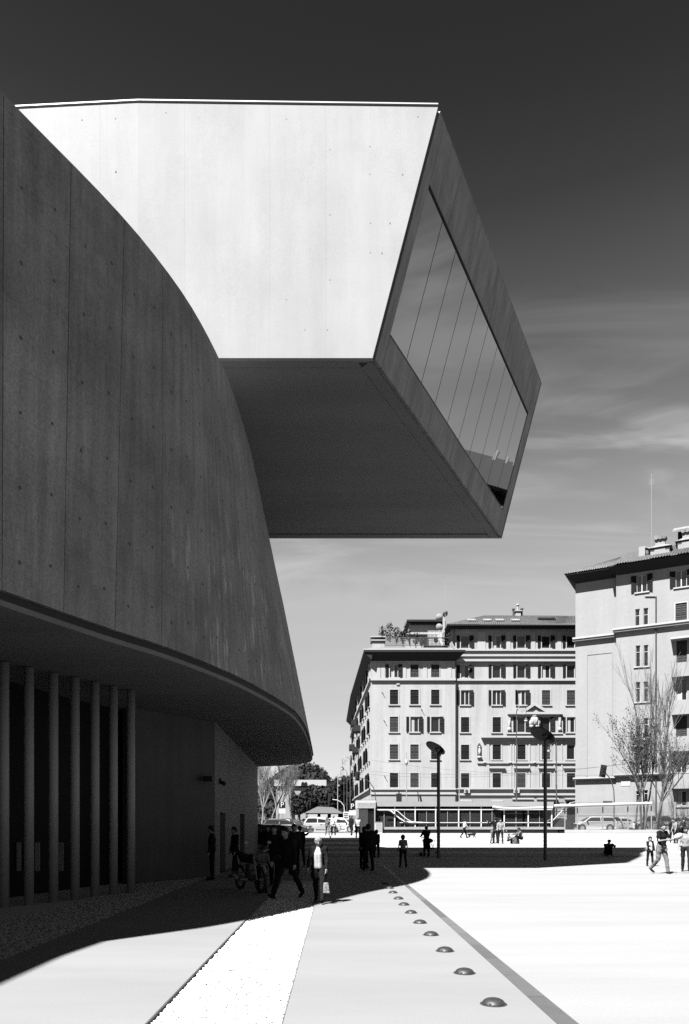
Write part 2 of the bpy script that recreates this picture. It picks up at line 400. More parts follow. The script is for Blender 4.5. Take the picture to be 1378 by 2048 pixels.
# joints every 1.2 m along the lower edge
joints = [12.1]
def step_len(Y, L, s=1):
    acc = 0; y = Y; p = Vector((BX(y), y))
    while acc < L:
        y += 0.02 * s; q = Vector((BX(y), y)); acc += (q - p).length; p = q
    return y
y = 12.1
while y > 3.6: y = step_len(y, 1.22, -1); joints.insert(0, y)
y = 12.1
while y < 35.6: y = step_len(y, 1.22); joints.append(y)
joints[-1] = 36.8
joints = [-20, -14, -8, -2] + joints
back = MB(); ys = [lerp(-20, 36.78, i / 160) for i in range(161)]
for a, b in zip(ys, ys[1:]):
    for k in range(6): back.quad(wallpt(a, k / 6, .03), wallpt(b, k / 6, .03), wallpt(b, (k + 1) / 6, .03), wallpt(a, (k + 1) / 6, .03))
mpart(back, 'wall_core', M['joint'])
plugs = MB(); rn = random.Random(2)
for ja, jb in zip(joints, joints[1:]):
    g = 0.006 if jb - ja < 3 else 0.004
    m = MB(); NY = 4; NW = 10
    def grid(off):
        return [[wallpt(lerp(ja + g, jb - g, i / NY), k / NW, off) for k in range(NW + 1)] for i in range(NY + 1)]
    fr = grid(0.0); bk = grid(0.025); vs = []
    for i in range(NY + 1): vs += fr[i]
    fs = []
    n1 = NW + 1
    for i in range(NY):
        for k in range(NW): fs.append((i * n1 + k, (i + 1) * n1 + k, (i + 1) * n1 + k + 1, i * n1 + k + 1))
    m.add(vs, fs)
    for i in range(NY):
        m.quad(bk[i][0], bk[i + 1][0], fr[i + 1][0], fr[i][0]); m.quad(fr[i][NW], fr[i + 1][NW], bk[i + 1][NW], bk[i][NW])
    for k in range(NW):
        m.quad(bk[0][k], fr[0][k], fr[0][k + 1], bk[0][k + 1]); m.quad(fr[NY][k], bk[NY][k], bk[NY][k + 1], fr[NY][k + 1])
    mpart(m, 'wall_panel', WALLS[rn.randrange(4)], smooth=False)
    if ja > 3.0:
        for u in (0.26, 0.76):
            for w in [0.07 + 0.155 * q for q in range(6)]:
                Y = lerp(ja, jb, u); c = wallpt(Y, w + (0.0 if u < .5 else 0.02), -0.001); n = (wallpt(Y, w, -1) - wallpt(Y, w, 0)).normalized()
                plugs.tube(c - n * .01, c + n * .002, 0.026 + 0.008 * rn.random(), None, 8)
o = mpart(plugs, 'tie_plug', M['plug']); o['kind'] = 'stuff'
# top edge cap + roof, recessed dark drip band, soffit
REAR_T = [(-3.07, 36.8), (-3.6, 38.6), (-4.8, 40.2), (-6.5, 41.3), (-9, 41.8), (-40, 42)]
REAR_B = [(-1.57, 36.8), (-1.75, 38.4), (-2.4, 39.8), (-3.5, 40.8), (-4.95, 41.4), (-40, 42)]
topc = [(wallpt(y, 1, 0).x, y) for y in [lerp(-20, 36.8, i / 120) for i in range(121)]]
botc = lambda off: [tuple(wallpt(y, 0, off).xy) for y in [lerp(-20, 36.8, i / 120) for i in range(121)]]
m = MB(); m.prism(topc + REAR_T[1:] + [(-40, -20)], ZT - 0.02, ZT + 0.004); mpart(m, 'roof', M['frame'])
m = MB()
for a, b, c, d in zip(REAR_B, REAR_B[1:], REAR_T, REAR_T[1:]): m.quad((*a, ZB), (*b, ZB), (*d, ZT), (*c, ZT))
m.quad((-40, -20, 0), (-40, -20, ZT), (-40, 42, ZT), (-40, 42, 0)); m.quad((-40, -20, 5.0), (-9.4, -20, 5.0), (-9.4, -20, ZT), (-40, -20, ZT))
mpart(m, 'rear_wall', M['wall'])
rb = [(x - (0.1 if i < 4 else 0), y - (0.1 if i >= 3 else 0)) for i, (x, y) in enumerate(REAR_B)]
m = MB(); ring0 = botc(0.06) + [(x + .04, y + .04) for x, y in rb[1:]]
for a, b in zip(ring0, ring0[1:]): m.quad((*a, ZB - .13), (*b, ZB - .13), (*b, ZB), (*a, ZB))
mpart(m, 'drip_band', M['joint'])
m = MB(); ro = botc(0.0) + REAR_B[1:]; ri = botc(0.12) + rb[1:]
for a, b, c, d in zip(ro, ro[1:], ri, ri[1:]): m.quad((*a, ZB), (*c, ZB), (*d, ZB), (*b, ZB))
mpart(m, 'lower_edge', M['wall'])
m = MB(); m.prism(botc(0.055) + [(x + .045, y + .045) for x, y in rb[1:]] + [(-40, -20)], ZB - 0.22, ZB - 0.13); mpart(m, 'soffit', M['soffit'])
# slender round columns
for px in (-44, 8, 58, 107, 150, 190, 227, 262):
    t = (px - 8) / 254
    dy = lerp(328, 271, t); Y = F * (4.98 - HC) / dy; x = (px - 689) / F * Y
    m = MB(); m.lathe([(0.098, 0), (0.098, 5.0)], (0, 0, 0), 20)
    o = m.build('column', M['column'], mus, smooth=True); o.location = (x + 9, Y - 20, -0.05)
# porch: dark glazed wall behind the columns, concrete wall with doors beyond
m = MB(); A0 = Vector((-8.9, 13.2, 0)); A1 = Vector((-6.07, 20.6, 0)); nrm = Vector((-.9, .35, 0))
m.extr([A0 + nrm, A1 + nrm * 0.5, A1 + nrm * .5 + Vector((0, 0, 5)), A0 + nrm + Vector((0, 0, 5))], Vector((-.2, 0.05, 0))); mpart(m, 'porch_glazing', M['porchglass'])
for k, (a, b) in enumerate(((27, 41), (70, 79), (80.5, 88), (116, 126))):
    Y = 17.0 + k * .5; m = MB(); p = P(a, 1742, Y); q = P(b, 1685, Y); m.box(p.x, q.x, Y, Y + .03, p.z, q.z); mpart(m, 'poster_board', M['box'])
C0 = Vector((-6.07, 20.6, 0)); C1 = Vector((-4.2, 23.5, 0)); C2 = Vector((-4.93, 41.2, 0))
m = MB(); h = Vector((0, 0, 4.99))
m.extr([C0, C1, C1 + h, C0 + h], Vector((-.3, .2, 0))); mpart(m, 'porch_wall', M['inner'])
# side wall with two door openings
def onC(px):
    k = (px - 689) / F; d = C2 - C1; t = (k * C1.y - C1.x) / (d.x - k * d.y); return t
doors = [(onC(440), onC(451), 2.08), (onC(480), onC(489), 2.15)]
d = (C2 - C1); L = d.length; ux = d.normalized(); nx = Vector((ux.y, -ux.x, 0))
segs = []; prev = 0
for a, b, hh in doors: segs += [(prev, a, 0, 4.99), (a, b, hh, 4.99)]; prev = b
segs.append((prev, 1, 0, 4.99)); m = MB()
for a, b, z0, z1 in segs:
    p = C1 + d * a; q = C1 + d * b; m.extr([p + Vector((0, 0, z0)), q + Vector((0, 0, z0)), q + Vector((0, 0, z1)), p + Vector((0, 0, z1))], -nx * .35)
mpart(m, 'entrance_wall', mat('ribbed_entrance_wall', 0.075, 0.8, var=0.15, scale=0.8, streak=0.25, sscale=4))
for a, b, hh in doors:
    p = C1 + d * a - nx * .25; q = C1 + d * b - nx * .25
    m = MB(); m.extr([p, q, q + Vector((0, 0, hh)), p + Vector((0, 0, hh))], -nx * .05); o = mpart(m, 'door', M['porchglass'])
    e = (q - p).normalized()
    for s in (p, q - e * .08):
        m = MB(); m.extr([s, s + e * .08, s + e * .08 + Vector((0, 0, hh)), s + Vector((0, 0, hh))], nx * .03); m.build('door_jamb', M['black'], o)
m = MB(); c = P(433, 1562, 24.6); m.box(c.x, c.x + .16, c.y - .1, c.y + .1, c.z - .09, c.z + .09); m.tube(c + Vector((.1, 0, 0)), c + Vector((.3, -.05, -.12)), .05, .07); mpart(m, 'wall_lamp', M['black'])
m = MB(); c = P(408, 1558, 23.0); m.box(c.x, c.x + .3, c.y - .25, c.y, c.z - .08, c.z + .08); mpart(m, 'wall_lamp', M['black'])
# unseen rear mass added to cast the far shade; fill under box stops sun
m = MB(); m.box(-39.8, -6.3, 41.7, 50.5, -0.05, 17.4); mpart(m, 'unseen_shade_block', M['wall'])
m = MB(); m.box(-39.8, -6.3, 34.0, 41.695, 12.72, 17.39); mpart(m, 'unseen_shade_block', M['wall'])
m = MB(); m.prism([(-39.8, 20), (-4.9, 20.2), (-4.9, 32.0), (-39.8, 32)], ZT, 14.36); mpart(m, 'link_block', M['soffit'])
m = MB(); m.prism([(-39.8, 10), (-9.5, 10), (-6.6, 21.2), (-5.2, 24.5), (-5.6, 41.1), (-39.8, 41.6)], -0.06, 4.96); mpart(m, 'ground_storey', M['porchglass'])

# ---- the cantilevered box
D = P(745, 716, 19.80); A = P(876, 213, 19.83); C = P(1003, 1077, 32.2); B = P(1082, 766, 32.2)
gx = empty('gallery_box', (9, -20, 0)); gx.parent = mus
U = C - D; V = A - D; NB = U.cross(V).normalized()
if NB.x < 0: NB = -NB
def E(s, t, o=0.0): return D + U * s + V * t + NB * o
def slab(q, off):
    m = MB(); m.extr(q, off); return m
def bpart(m, name, mt, bevel=0): return m.build(name, mt, gx, bevel=bevel)
# sunlit front face: tall panels, hairline joints
xs_px = [745, 700, 640, 540, 455, 370, 280, 180, 42, -150]
zb0 = D.z
def front(px_b, top=False):
    return None
YL = 19.8
mjoint = 0.0015
# boundaries as fraction along bottom: x at Y=19.8; the right end follows the raking edge
xb = [D.x] + [(p - 689) / F * 19.8 for p in (652, 540, 370, 278.9, 200, 30, -180, -700)]
for i, (x1, x0) in enumerate(zip(xb, xb[1:])):
    def topY(x): return 19.72 if x > -6 else 19.72 + (-6 - x) * 0.05
    x1t = A.x if i == 0 else x1 - mjoint; x1b = D.x if i == 0 else x1 - mjoint
    t1 = A.z; y1t = 19.83 if i == 0 else lerp(19.72, 19.83, max(0, (x1 + 5.6)) / (A.x + 5.6))
    if x1 < -5.6: y1t = 19.72 + (-5.6 - x1) * .05
    y0t = lerp(19.72, 19.83, max(0, (x0 + 5.6)) / (A.x + 5.6)) if x0 > -5.6 else 19.72 + (-5.6 - x0) * .05
    q = [Vector((x0, YL, D.z)), Vector((x1b, YL, D.z)), Vector((x1t, y1t, A.z)), Vector((x0, y0t, A.z))]
    bpart(slab(q, Vector((0, .14, 0))), 'front_panel', M['box'])
m = MB()
for x, z in [((px - 689) / F * 19.8, HC + (1650 - py) / F * 19.8) for px, py in
             [(740, 293), (740, 348), (805, 348), (741, 446), (780, 446), (741, 505), (764, 506), (733, 625), (734, 660), (836, 232), (573, 240), (573, 350), (573, 470), (573, 600),
              (398, 240), (398, 320), (398, 440), (333, 345), (333, 230), (490, 330), (490, 440), (490, 560), (660, 300), (660, 430), (660, 560), (610, 660), (470, 650), (232, 240), (232, 345), (164, 240), (655, 660)]]:
    yt = lerp(19.72, 19.83, (x + 5.6) / (A.x + 5.6)) if x > -5.6 else 19.72 + (-5.6 - x) * .05
    yf = lerp(19.8, yt, (z - D.z) / (A.z - D.z)); m.tube((x, yf + .05, z), (x, yf - .0015, z), .022, None, 8)
mt_small = mat('pale_tie_plug', 0.10, 0.9)
o = bpart(m, 'tie_plug', mt_small); o['kind'] = 'stuff'
# body behind the panels (dark core), top deck, coping
m = MB()
ins = .12
core = [Vector((-38, 19.97, D.z + .1)), Vector((D.x - ins, 19.97, D.z + .1)), Vector((A.x - ins - .1, 19.99, A.z - .06)), Vector((-38, 19.99, A.z - .06))]
coreb = [Vector((-38, C.y - .1, C.z + .1)), Vector((C.x - ins, C.y - .1, C.z + .1)), Vector((B.x - ins - .1, B.y - .1, B.z - .06)), Vector((-38, B.y - .1, B.z - .06))]
m.add(core + coreb, [(0, 1, 2, 3), (7, 6, 5, 4), (0, 4, 5, 1), (1, 5, 6, 2), (2, 6, 7, 3), (3, 7, 4, 0)])
bpart(m, 'box_core', M['joint'])
m = MB(); cx0 = -16.0
pts_top = [Vector((cx0, 19.72 + (-5.6 - cx0) * .05, A.z)), Vector((-5.6, 19.72, A.z)), A.copy()]
for a, b in zip(pts_top, pts_top[1:]):
    m.extr([a + Vector((0, -.03, .035)), b + Vector((0, -.03, .035)), b + Vector((0, -.03, .068)), a + Vector((0, -.03, .068))], Vector((0, .4, 0)))
bpart(m, 'coping', M['coping'])
m = MB()
for a, b in zip(pts_top, pts_top[1:]):
    m.extr([a + Vector((0, .03, -.0)), b + Vector((0, .03, -.0)), b + Vector((0, .03, .035)), a + Vector((0, .03, .035))], Vector((0, .3, 0)))
m.extr([A + Vector((-.02, .2, 0)), B + Vector((-.02, 0, 0)), B + Vector((-.02, 0, .06)), A + Vector((-.02, .2, .06))], Vector((-.3, 0, 0)))
bpart(m, 'coping_gap', M['joint'])
m = MB(); m.extr([Vector((-38, 19.95, A.z - .08)), Vector((A.x - .8, 19.95, A.z - .08)), Vector((B.x - .8, B.y - .2, B.z - .08)), Vector((-38, B.y - .2, B.z - .08))], Vector((0, 0, .03))); bpart(m, 'box_roof', M['frame'])
# rear face
m = MB(); m.extr([Vector((-38, C.y, C.z)), Vector((C.x, C.y, C.z)), Vector((B.x, B.y, B.z)), Vector((-38, B.y, B.z))], Vector((0, -.1, 0))); bpart(m, 'rear_panel', M['box'])
# soffit: field, border slabs, dark slot
def S(x, y, o=0.0):                       # point on the underside plane
    z = lerp(D.z, C.z, (y - D.y) / (C.y - D.y)); return Vector((x, y, z + o))
def ex(y, inset=0.0): return lerp(D.x, C.x, (y - D.y) / (C.y - D.y)) - inset
gap = .012; bw = .42
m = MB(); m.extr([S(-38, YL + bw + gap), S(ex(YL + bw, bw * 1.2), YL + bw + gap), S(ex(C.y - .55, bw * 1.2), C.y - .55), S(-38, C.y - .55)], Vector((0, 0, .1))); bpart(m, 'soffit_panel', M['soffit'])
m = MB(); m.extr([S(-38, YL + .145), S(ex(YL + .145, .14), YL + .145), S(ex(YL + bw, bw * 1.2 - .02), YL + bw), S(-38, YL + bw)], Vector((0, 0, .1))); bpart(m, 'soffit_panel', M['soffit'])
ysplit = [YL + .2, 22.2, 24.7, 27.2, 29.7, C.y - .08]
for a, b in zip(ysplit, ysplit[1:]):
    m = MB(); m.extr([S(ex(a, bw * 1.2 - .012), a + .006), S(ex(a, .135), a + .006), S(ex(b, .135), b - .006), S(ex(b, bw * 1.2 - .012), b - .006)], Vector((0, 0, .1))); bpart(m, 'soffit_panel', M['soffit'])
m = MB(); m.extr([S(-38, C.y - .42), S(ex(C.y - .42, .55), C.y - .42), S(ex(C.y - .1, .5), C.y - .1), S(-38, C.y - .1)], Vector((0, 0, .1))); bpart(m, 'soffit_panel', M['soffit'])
# end frame: strips round the window
s0, s1, t0, t1 = .0425, .9455, .143, .750
def fr(sa, sb, ta, tb, g=.0006, o=0.0, th=.13):
    sa += g; sb -= g; ta += g * 2; tb -= g * 2
    return slab([E(sa, ta, o), E(sb, ta, o), E(sb, tb, o), E(sa, tb, o)], -NB * th)
fx = [0.0425, .158, .31, .47, .63, .79, .9455]
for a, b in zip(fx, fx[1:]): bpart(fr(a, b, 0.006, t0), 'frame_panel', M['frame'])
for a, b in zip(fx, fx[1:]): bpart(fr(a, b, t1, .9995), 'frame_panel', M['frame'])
m = MB(); m.extr([E(0.012, .9993, .003), E(1.0, .9993, .003), E(1.0, 1.003, .003), E(0.012, 1.003, .003)], -NB * .3); bpart(m, 'top_trim', M['frame'])
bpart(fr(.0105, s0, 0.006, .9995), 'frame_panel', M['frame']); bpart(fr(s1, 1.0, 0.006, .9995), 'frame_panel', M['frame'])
# reveals, sill shadow line and panes
m = MB(); m.extr([E(s0, t1 - .001, .012), E(s1, t1 - .001, .012), E(s1, t1 + .006, .012), E(s0, t1 + .006, .012)], -NB * .1); bpart(m, 'head_trim', M['joint'])
m = MB(); m.extr([E(s0, t0 - .004, .01), E(s1, t0 - .004, .01), E(s1, t0 + .002, .01), E(s0, t0 + .002, .01)], -NB * .1); bpart(m, 'sill_trim', M['dark'])
N = 10
for i in range(N):
    a = lerp(s0, s1, i / N); b = lerp(s0, s1, (i + 1) / N)
    bpart(fr(a, b, t0 + .002, t1 - .004, g=.0011, o=-.02, th=.03), 'glass_pane', M['mirror'])
m = MB(); m.extr([E(s0, t0, -.06), E(s1, t0, -.06), E(s1, t1, -.06), E(s0, t1, -.06)], -NB * .02); bpart(m, 'window_backing', M['joint'])

# ================================================================ buildings
M['stucco'] = mat('pale_stucco', 0.198, 0.9, var=0.06, scale=0.25, fine=0.05, fscale=3, streak=0.12, sscale=0.9, blot=0.06)
M['stucco2'] = mat('light_grey_stucco', 0.15, 0.9, var=0.05, scale=0.25, fine=0.05, fscale=3, streak=0.05, sscale=0.6)
M['trim'] = mat('stone_trim', 0.205, 0.85, var=0.05, scale=1)
M['bandgrey'] = mat('grey_basement_render', 0.15, 0.9, var=0.08, scale=0.6, fine=0.06, fscale=8)
M['eave'] = mat('dark_timber_eave', 0.014, 0.8, spec=.1)
M['tile'] = mat('old_clay_tile', 0.11, 0.9, var=0.35, scale=3, fine=0.3, fscale=9)
M['shut_dark'] = mat('dark_green_shutter', 0.005, 0.8, spec=.08)
M['shut_grey'] = mat('faded_shutter', 0.022, 0.8, spec=.1, fine=0.1, fscale=12)
M['curtain'] = mat('window_curtain', 0.2, 0.9)
M['leafdark'] = mat('dark_leaf', 0.016, 0.9, spec=.1, fine=0.4, fscale=3)
M['leafmid'] = mat('mid_leaf', 0.06, 0.7, fine=0.4, fscale=3)
M['bark'] = mat('pale_bark', 0.085, 0.9, var=0.2, scale=2)
M['twig'] = mat('twig_bark', 0.055, 0.9, var=0.2, scale=2)

def wall_holes(m, x0, x1, z0, z1, holes, depth=0.22, y=0.0):
    """front at local y, facing -y, with window recesses"""
    xs = sorted({x0, x1, *[h[0] for h in holes], *[h[1] for h in holes]})
    zs = sorted({z0, z1, *[h[2] for h in holes], *[h[3] for h in holes]})
    for zi in range(len(zs) - 1):
        za, zb = zs[zi], zs[zi + 1]; zc = (za + zb) / 2; run = None
        for xi in range(len(xs) - 1):
            xa, xb = xs[xi], xs[xi + 1]; xc = (xa + xb) / 2
            hole = any(h[0] < xc < h[1] and h[2] < zc < h[3] for h in holes)
            if not hole: run = (run[0], xb) if run else (xa, xb)
            if hole or xi == len(xs) - 2:
                if run: m.quad((run[0], y, za), (run[1], y, za), (run[1], y, zb), (run[0], y, zb)); run = None
    for a, b, c, d in holes:
        e = y + depth
        m.quad((a, y, c), (a, y, d), (a, e, d), (a, e, c)); m.quad((b, e, c), (b, e, d), (b, y, d), (b, y, c))
        m.quad((a, y, c), (a, e, c), (b, e, c), (b, y, c)); m.quad((a, y, d), (b, y, d), (b, e, d), (a, e, d))

CACHE = {}
def shared(key, fn):
    if key not in CACHE: CACHE[key] = fn()
    return CACHE[key]
def louvre(w, h, mt, name='shutter'):
    """one louvred shutter leaf, hinge edge at x=0, extends to +x, faces -y"""
    def f():
        m = MB(); t = .05
        m.box(0, .06, -t, 0, 0, h); m.box(w - .06, w, -t, 0, 0, h); m.box(.06, w - .06, -t, 0, 0, .07); m.box(.06, w - .06, -t, 0, h - .07, h)
        m.box(.06, w - .06, -t, 0, h * .5 - .03, h * .5 + .03)
        n = 9
        for i in range(n):
            z = .07 + (h - .16) * (i + .5) / n
            m.add([(.06, -t, z - .05), (w - .06, -t, z - .05), (w - .06, -.005, z + .05), (.06, -.005, z + .05)], [(0, 1, 2, 3)])
        m.box(.05, w - .05, -.012, -.002, .05, h - .05)
        return m.mesh(name, mt)
    return shared((name, round(w, 2), round(h, 2), mt.name), f)
def add_window(par, x0, x1, z0, z1, kind, y=0.0, depth=0.22, shut=None, sill=True, surround=0.0, hood=False, curtain=0, name='window', mull=True):
    """kind: closed, open, ajar, bare. a window is a part of its building; frame, shutters and sill are its sub-parts"""
    w, h = x1 - x0, z1 - z0; shut = shut or M['shut_dark']
    def fpane():
        m = MB(); m.box(0.0, w, depth - .02, depth + .02, 0, h); return m.mesh('window', M['glassdark'])
    win = link(name, shared(('pane', round(w, 2), round(h, 2), depth), fpane), par, (x0, y, z0))
    if kind in ('open', 'bare', 'ajar'):
        def fframe():
            m = MB(); t = .065 if w > .8 else .045; a, b = depth - .1, depth - .025
            m.box(0, t, a, b, 0, h); m.box(w - t, w, a, b, 0, h); m.box(t, w - t, a, b, 0, t); m.box(t, w - t, a, b, h - t, h); (m.box(w / 2 - t * .8, w / 2 + t * .8, a, b, t, h - t) if mull else None) if w > .8 else m.box(t, w - t, a, b, h * .68, h * .68 + t)
            return m.mesh('frame', M['winframe'])
        link('frame', shared(('frame', round(w, 2), round(h, 2), depth, mull), fframe), win)
    if kind in ('open', 'ajar'):
        lm = louvre(w / 2, h, shut)
        a0, a1 = (R(168), R(12)) if kind == 'open' else (R(125), R(20))
        o = link('shutter', lm, win, (0, -.02, 0)); o.rotation_euler = (0, 0, -a0)
        o = link('shutter', lm, win, (w, -.02, 0)); o.rotation_euler = (0, 0, -a1)
    if kind == 'closed':
        lm = louvre(w / 2 - .01, h, shut)
        link('shutter', lm, win, (0, .07, 0)); link('shutter', lm, win, (w / 2 + .01, .07, 0))
    if curtain:
        def fc():
            m = MB(); n = 8; ww = w * .42
            for i in range(n):
                xa, xb = .09 + ww * i / n, .09 + ww * (i + 1) / n; ya = depth - .035 - .012 * (i % 2); yb = depth - .035 - .012 * ((i + 1) % 2)
                m.quad((xa, ya, .08), (xb, yb, .08), (xb, yb, h - .08), (xa, ya, h - .08))
            return m.mesh('curtain', M['curtain'])
        link('curtain', shared(('curt', round(w, 2), round(h, 2)), fc), win)
    if sill:
        def fs():
            m = MB(); m.box(-.22, w + .22, -.14, .05, -.14, 0); return m.mesh('sill', M['trim'])
        link('sill', shared(('sill', round(w, 2)), fs), win)
    if surround:
        def fq():
            m = MB(); q = surround; m.box(-q, 0, -.05, .02, 0, h + q); m.box(w, w + q, -.05, .02, 0, h + q); m.box(0, w, -.05, .02, h, h + q); return m.mesh('surround', M['trim'])
        link('surround', shared(('sur', round(w, 2), round(h, 2), surround), fq), win)
    if hood:
        def fh():
            m = MB(); m.box(-.5, w + .5, -.34, 0, h + .62, h + .84); m.box(-.38, w + .38, -.2, 0, h + .44, h + .62); m.box(-.3, w + .3, -.06, 0, h + .2, h + .44); return m.mesh('hood', M['trim'])
        link('hood', shared(('hood', round(w, 2)), fh), win)
    return win

# ---------------------------------------------------------------- frontal apartment block, Y = 95
YB = 95.0; SB = F / YB
bx = lambda px: (px - 742) / SB
bz = lambda py: HC + (1650 - py) / SB - 0.9
BL = empty('apartment_block', ((742 - 689) / SB, YB, 0.9), 0, 'pale five storey apartment block with a roof terrace, shuttered windows and a crested pediment', 'building')
def bl(m, name, mt, **k): return m.build(name, mt, BL, **k)
colsL = [788, 829, 870.5]; colsR = [931, 994.5, 1044, 1093.5, 1143.5, 1193]
rows = {0: (1329, 1355), 1: (1379.5, 1409), 2: (1433.5, 1464), 3: (1489, 1518.5), 4: (1546, 1574.8)}
hw = 8.3
K = {(0, 0): 'open', (1, 0): 'closed', (2, 0): 'closed', (0, 1): 'closed', (1, 1): 'closed', (2, 1): 'closed', (0, 2): 'closed', (1, 2): 'open', (2, 2): 'open'}
KR = {(0, 0): 'open', (1, 0): 'open', (2, 0): 'open', (3, 0): 'open', (4, 0): 'open', (0, 1): 'open', (1, 1): 'open', (2, 1): 'ajar', (3, 2): 'ajar', (2, 2): 'open', (4, 2): 'open', (4, 3): 'bare'}
holesL, holesR, todo = [], [], []
for r, (ya, yb) in rows.items():
    for c, px in enumerate(colsL):
        h = (bx(px - hw), bx(px + hw), bz(yb), bz(ya)); holesL.append(h); todo.append((h, K.get((c, r), 'closed'), 'L', r, c))
    for c, px in enumerate(colsR):
        h = (bx(px - hw), bx(px + hw), bz(yb), bz(ya)); holesR.append(h); todo.append((h, KR.get((c, r), 'closed'), 'R', r, c))
xT = bx(911); xR = bx(1230)
m = MB(); wall_holes(m, 0, xT, -0.1, bz(1306), holesL); bl(m, 'wall', M['stucco'])
holes5 = [(bx(px - 8.5), bx(px + 8.5), bz(1295), bz(1270)) for px in colsR]
m = MB(); wall_holes(m, xT, xR, -0.1, bz(1255), holesR + holes5, y=0.35); bl(m, 'wall', M['stucco'])
for h in holes5: add_window(BL, *h, kind='open', y=.35, surround=.12, sill=True, curtain=int(h is holes5[1]), mull=False)
rn = random.Random(4)
for h, k, side, r, c in todo:
    sh = M['shut_grey'] if (side, c, r) in (('L', 0, 2), ('L', 0, 3), ('L', 1, 3), ('L', 1, 0), ('L', 2, 0), ('R', 3, 1), ('R', 4, 1), ('L', 1, 4), ('R', 2, 4), ('R', 3, 3)) else M['shut_dark']
    hood = side == 'R' and c >= 1 and r == 4
    add_window(BL, *h, kind=k, y=0.0 if side == 'L' else 0.35, shut=sh, surround=.18 if r >= 1 and r != 2 and not hood else (.12 if r == 0 else .16), hood=hood, curtain=int((c + r) % 3 == 0 and k != 'closed'), mull=r in (1,) or (side, c, r) == ('L', 0, 0))
# pilaster strips between top floor windows
for px in (757, 766, 808, 850, 899, 960, 968, 1018, 1068, 1120):
    m = MB(); yb = 0 if px < 905 else .35; za, zb = (bz(1357), bz(1326)) if px < 905 else (bz(1298), bz(1262))
    m.box(bx(px - 4), bx(px + 4), yb - .07, yb, za, zb); bl(m, 'pilaster', M['trim'])
def band(pa, pb, ya, yb, out, yw=0.0, name='string_course', mt='trim'):
    m = MB(); m.box(bx(pa), bx(pb), yw - out, yw + .02, bz(yb), bz(ya)); return bl(m, name, M[mt])
band(741, 911, 1357, 1361.5, .28); band(911, 1230, 1357.2, 1361, .26, .35)
band(911, 1230, 1297.5, 1301, .22, .35); band(911, 1230, 1308, 1312, .25, .35); band(911, 1230, 1318, 1322.5, .38, .35)
band(741, 912, 1576.5, 1579.5, .3); band(911.5, 1230, 1576, 1578.5, .28, .35); band(741, 913, 1587, 1589, .2); band(913, 1230, 1588, 1590.5, .24, .35)
band(741, 912, 1579.5, 1587, .12)
band(741.5, 910, 1590, 1660, .06, 0, 'basement', 'bandgrey')
for py in range(1597, 1656, 9): band(912, 1230, py, py + 7.5, .06, .35, 'rusticated_course', 'bandgrey')
# downpipe and corner strip
m = MB(); m.tube((xT + .02, -.06, 0), (xT + .02, -.06, bz(1322)), .07); bl(m, 'downpipe', M['dark'])
m = MB(); m.quad((xT, 0, 0), (xT, .35, 0), (xT, .35, bz(1306)), (xT, 0, bz(1306))); bl(m, 'wall', M['stucco'])
# upper cornice of the left wing: deep eave carrying the terrace
m = MB(); zc = bz(1306)
m.add([(bx(742), 0, bz(1322)), (bx(912), 0, bz(1322)), (bx(912), .02, zc + .1), (bx(742), .02, zc + .1), (bx(727), -1.1, zc - .1), (bx(928), -1.1, zc - .1), (bx(928), -1.1, zc + .14), (bx(727), -1.1, zc + .14)],
      [(0, 1, 5, 4), (4, 5, 6, 7), (7, 6, 2, 3), (0, 4, 7, 3), (1, 2, 6, 5)])
bl(m, 'eave', M['eave'])
m = MB(); m.box(bx(726), bx(929), -1.14, -1.0, zc + .14, zc + .3); bl(m, 'gutter', M['trim'])
m = MB(); m.box(bx(736), bx(905), -.6, 8, zc + .1, zc + .55); bl(m, 'terrace_slab', M['stucco'])
# top storey eave and tiled hip roof of the right wing
ze = bz(1253.5)
m = MB(); m.box(bx(893), xR + .5, -.75, .36, ze - .02, ze + .1); m.box(bx(899), xR, -.35, .36, ze - .22, ze - .02); bl(m, 'eave', M['eave'])
def tiled(name, quad, par, nx, ny, amp=.06):
    a, b, c, d = [Vector(v) for v in quad]      # a b lower edge, c d upper edge
    n = (b - a).cross(d - a).normalized(); m = MB(); vs = []
    for j in range(ny * 2):
        t = ((j + 1) // 2) / ny; off = amp * .9 if j % 2 == 0 and j > 0 else 0
        if j % 2 == 0: off = amp * 1.0
        else: off = 0.0
        for i in range(nx * 4 + 1):
            s = i / (nx * 4); p = a.lerp(b, s).lerp(d.lerp(c, s), min(1, t + (0 if j % 2 else 0)))
            vs.append(p + n * (amp * math.cos(i * math.pi / 2) * .9 + off))
    W_ = nx * 4 + 1; fs = []
    for j in range(ny * 2 - 1):
        for i in range(nx * 4): fs.append((j * W_ + i, j * W_ + i + 1, (j + 1) * W_ + i + 1, (j + 1) * W_ + i))
    m.add(vs, fs); o = m.build(name, M['tile'], par); o['kind'] = 'stuff'; return o
zr = HC + (1650 - 1231.5) / F * (YB + 4.6) - 0.9
tiled('roof_tile', [(bx(893), -.75, ze + .1), (xR + .5, -.75, ze + .1), (xR + .5, 4.6, zr), (bx(985), 4.6, zr)], BL, 90, 14)
tiled('roof_tile', [(bx(893), 10, ze + .1), (bx(893), -.75, ze + .1), (bx(985), 4.6, zr), (bx(985), 10, zr)], BL, 40, 14)
m = MB(); m.box(bx(905), xR, .6, 12, bz(1306), ze); bl(m, 'attic_core', M['stucco'])
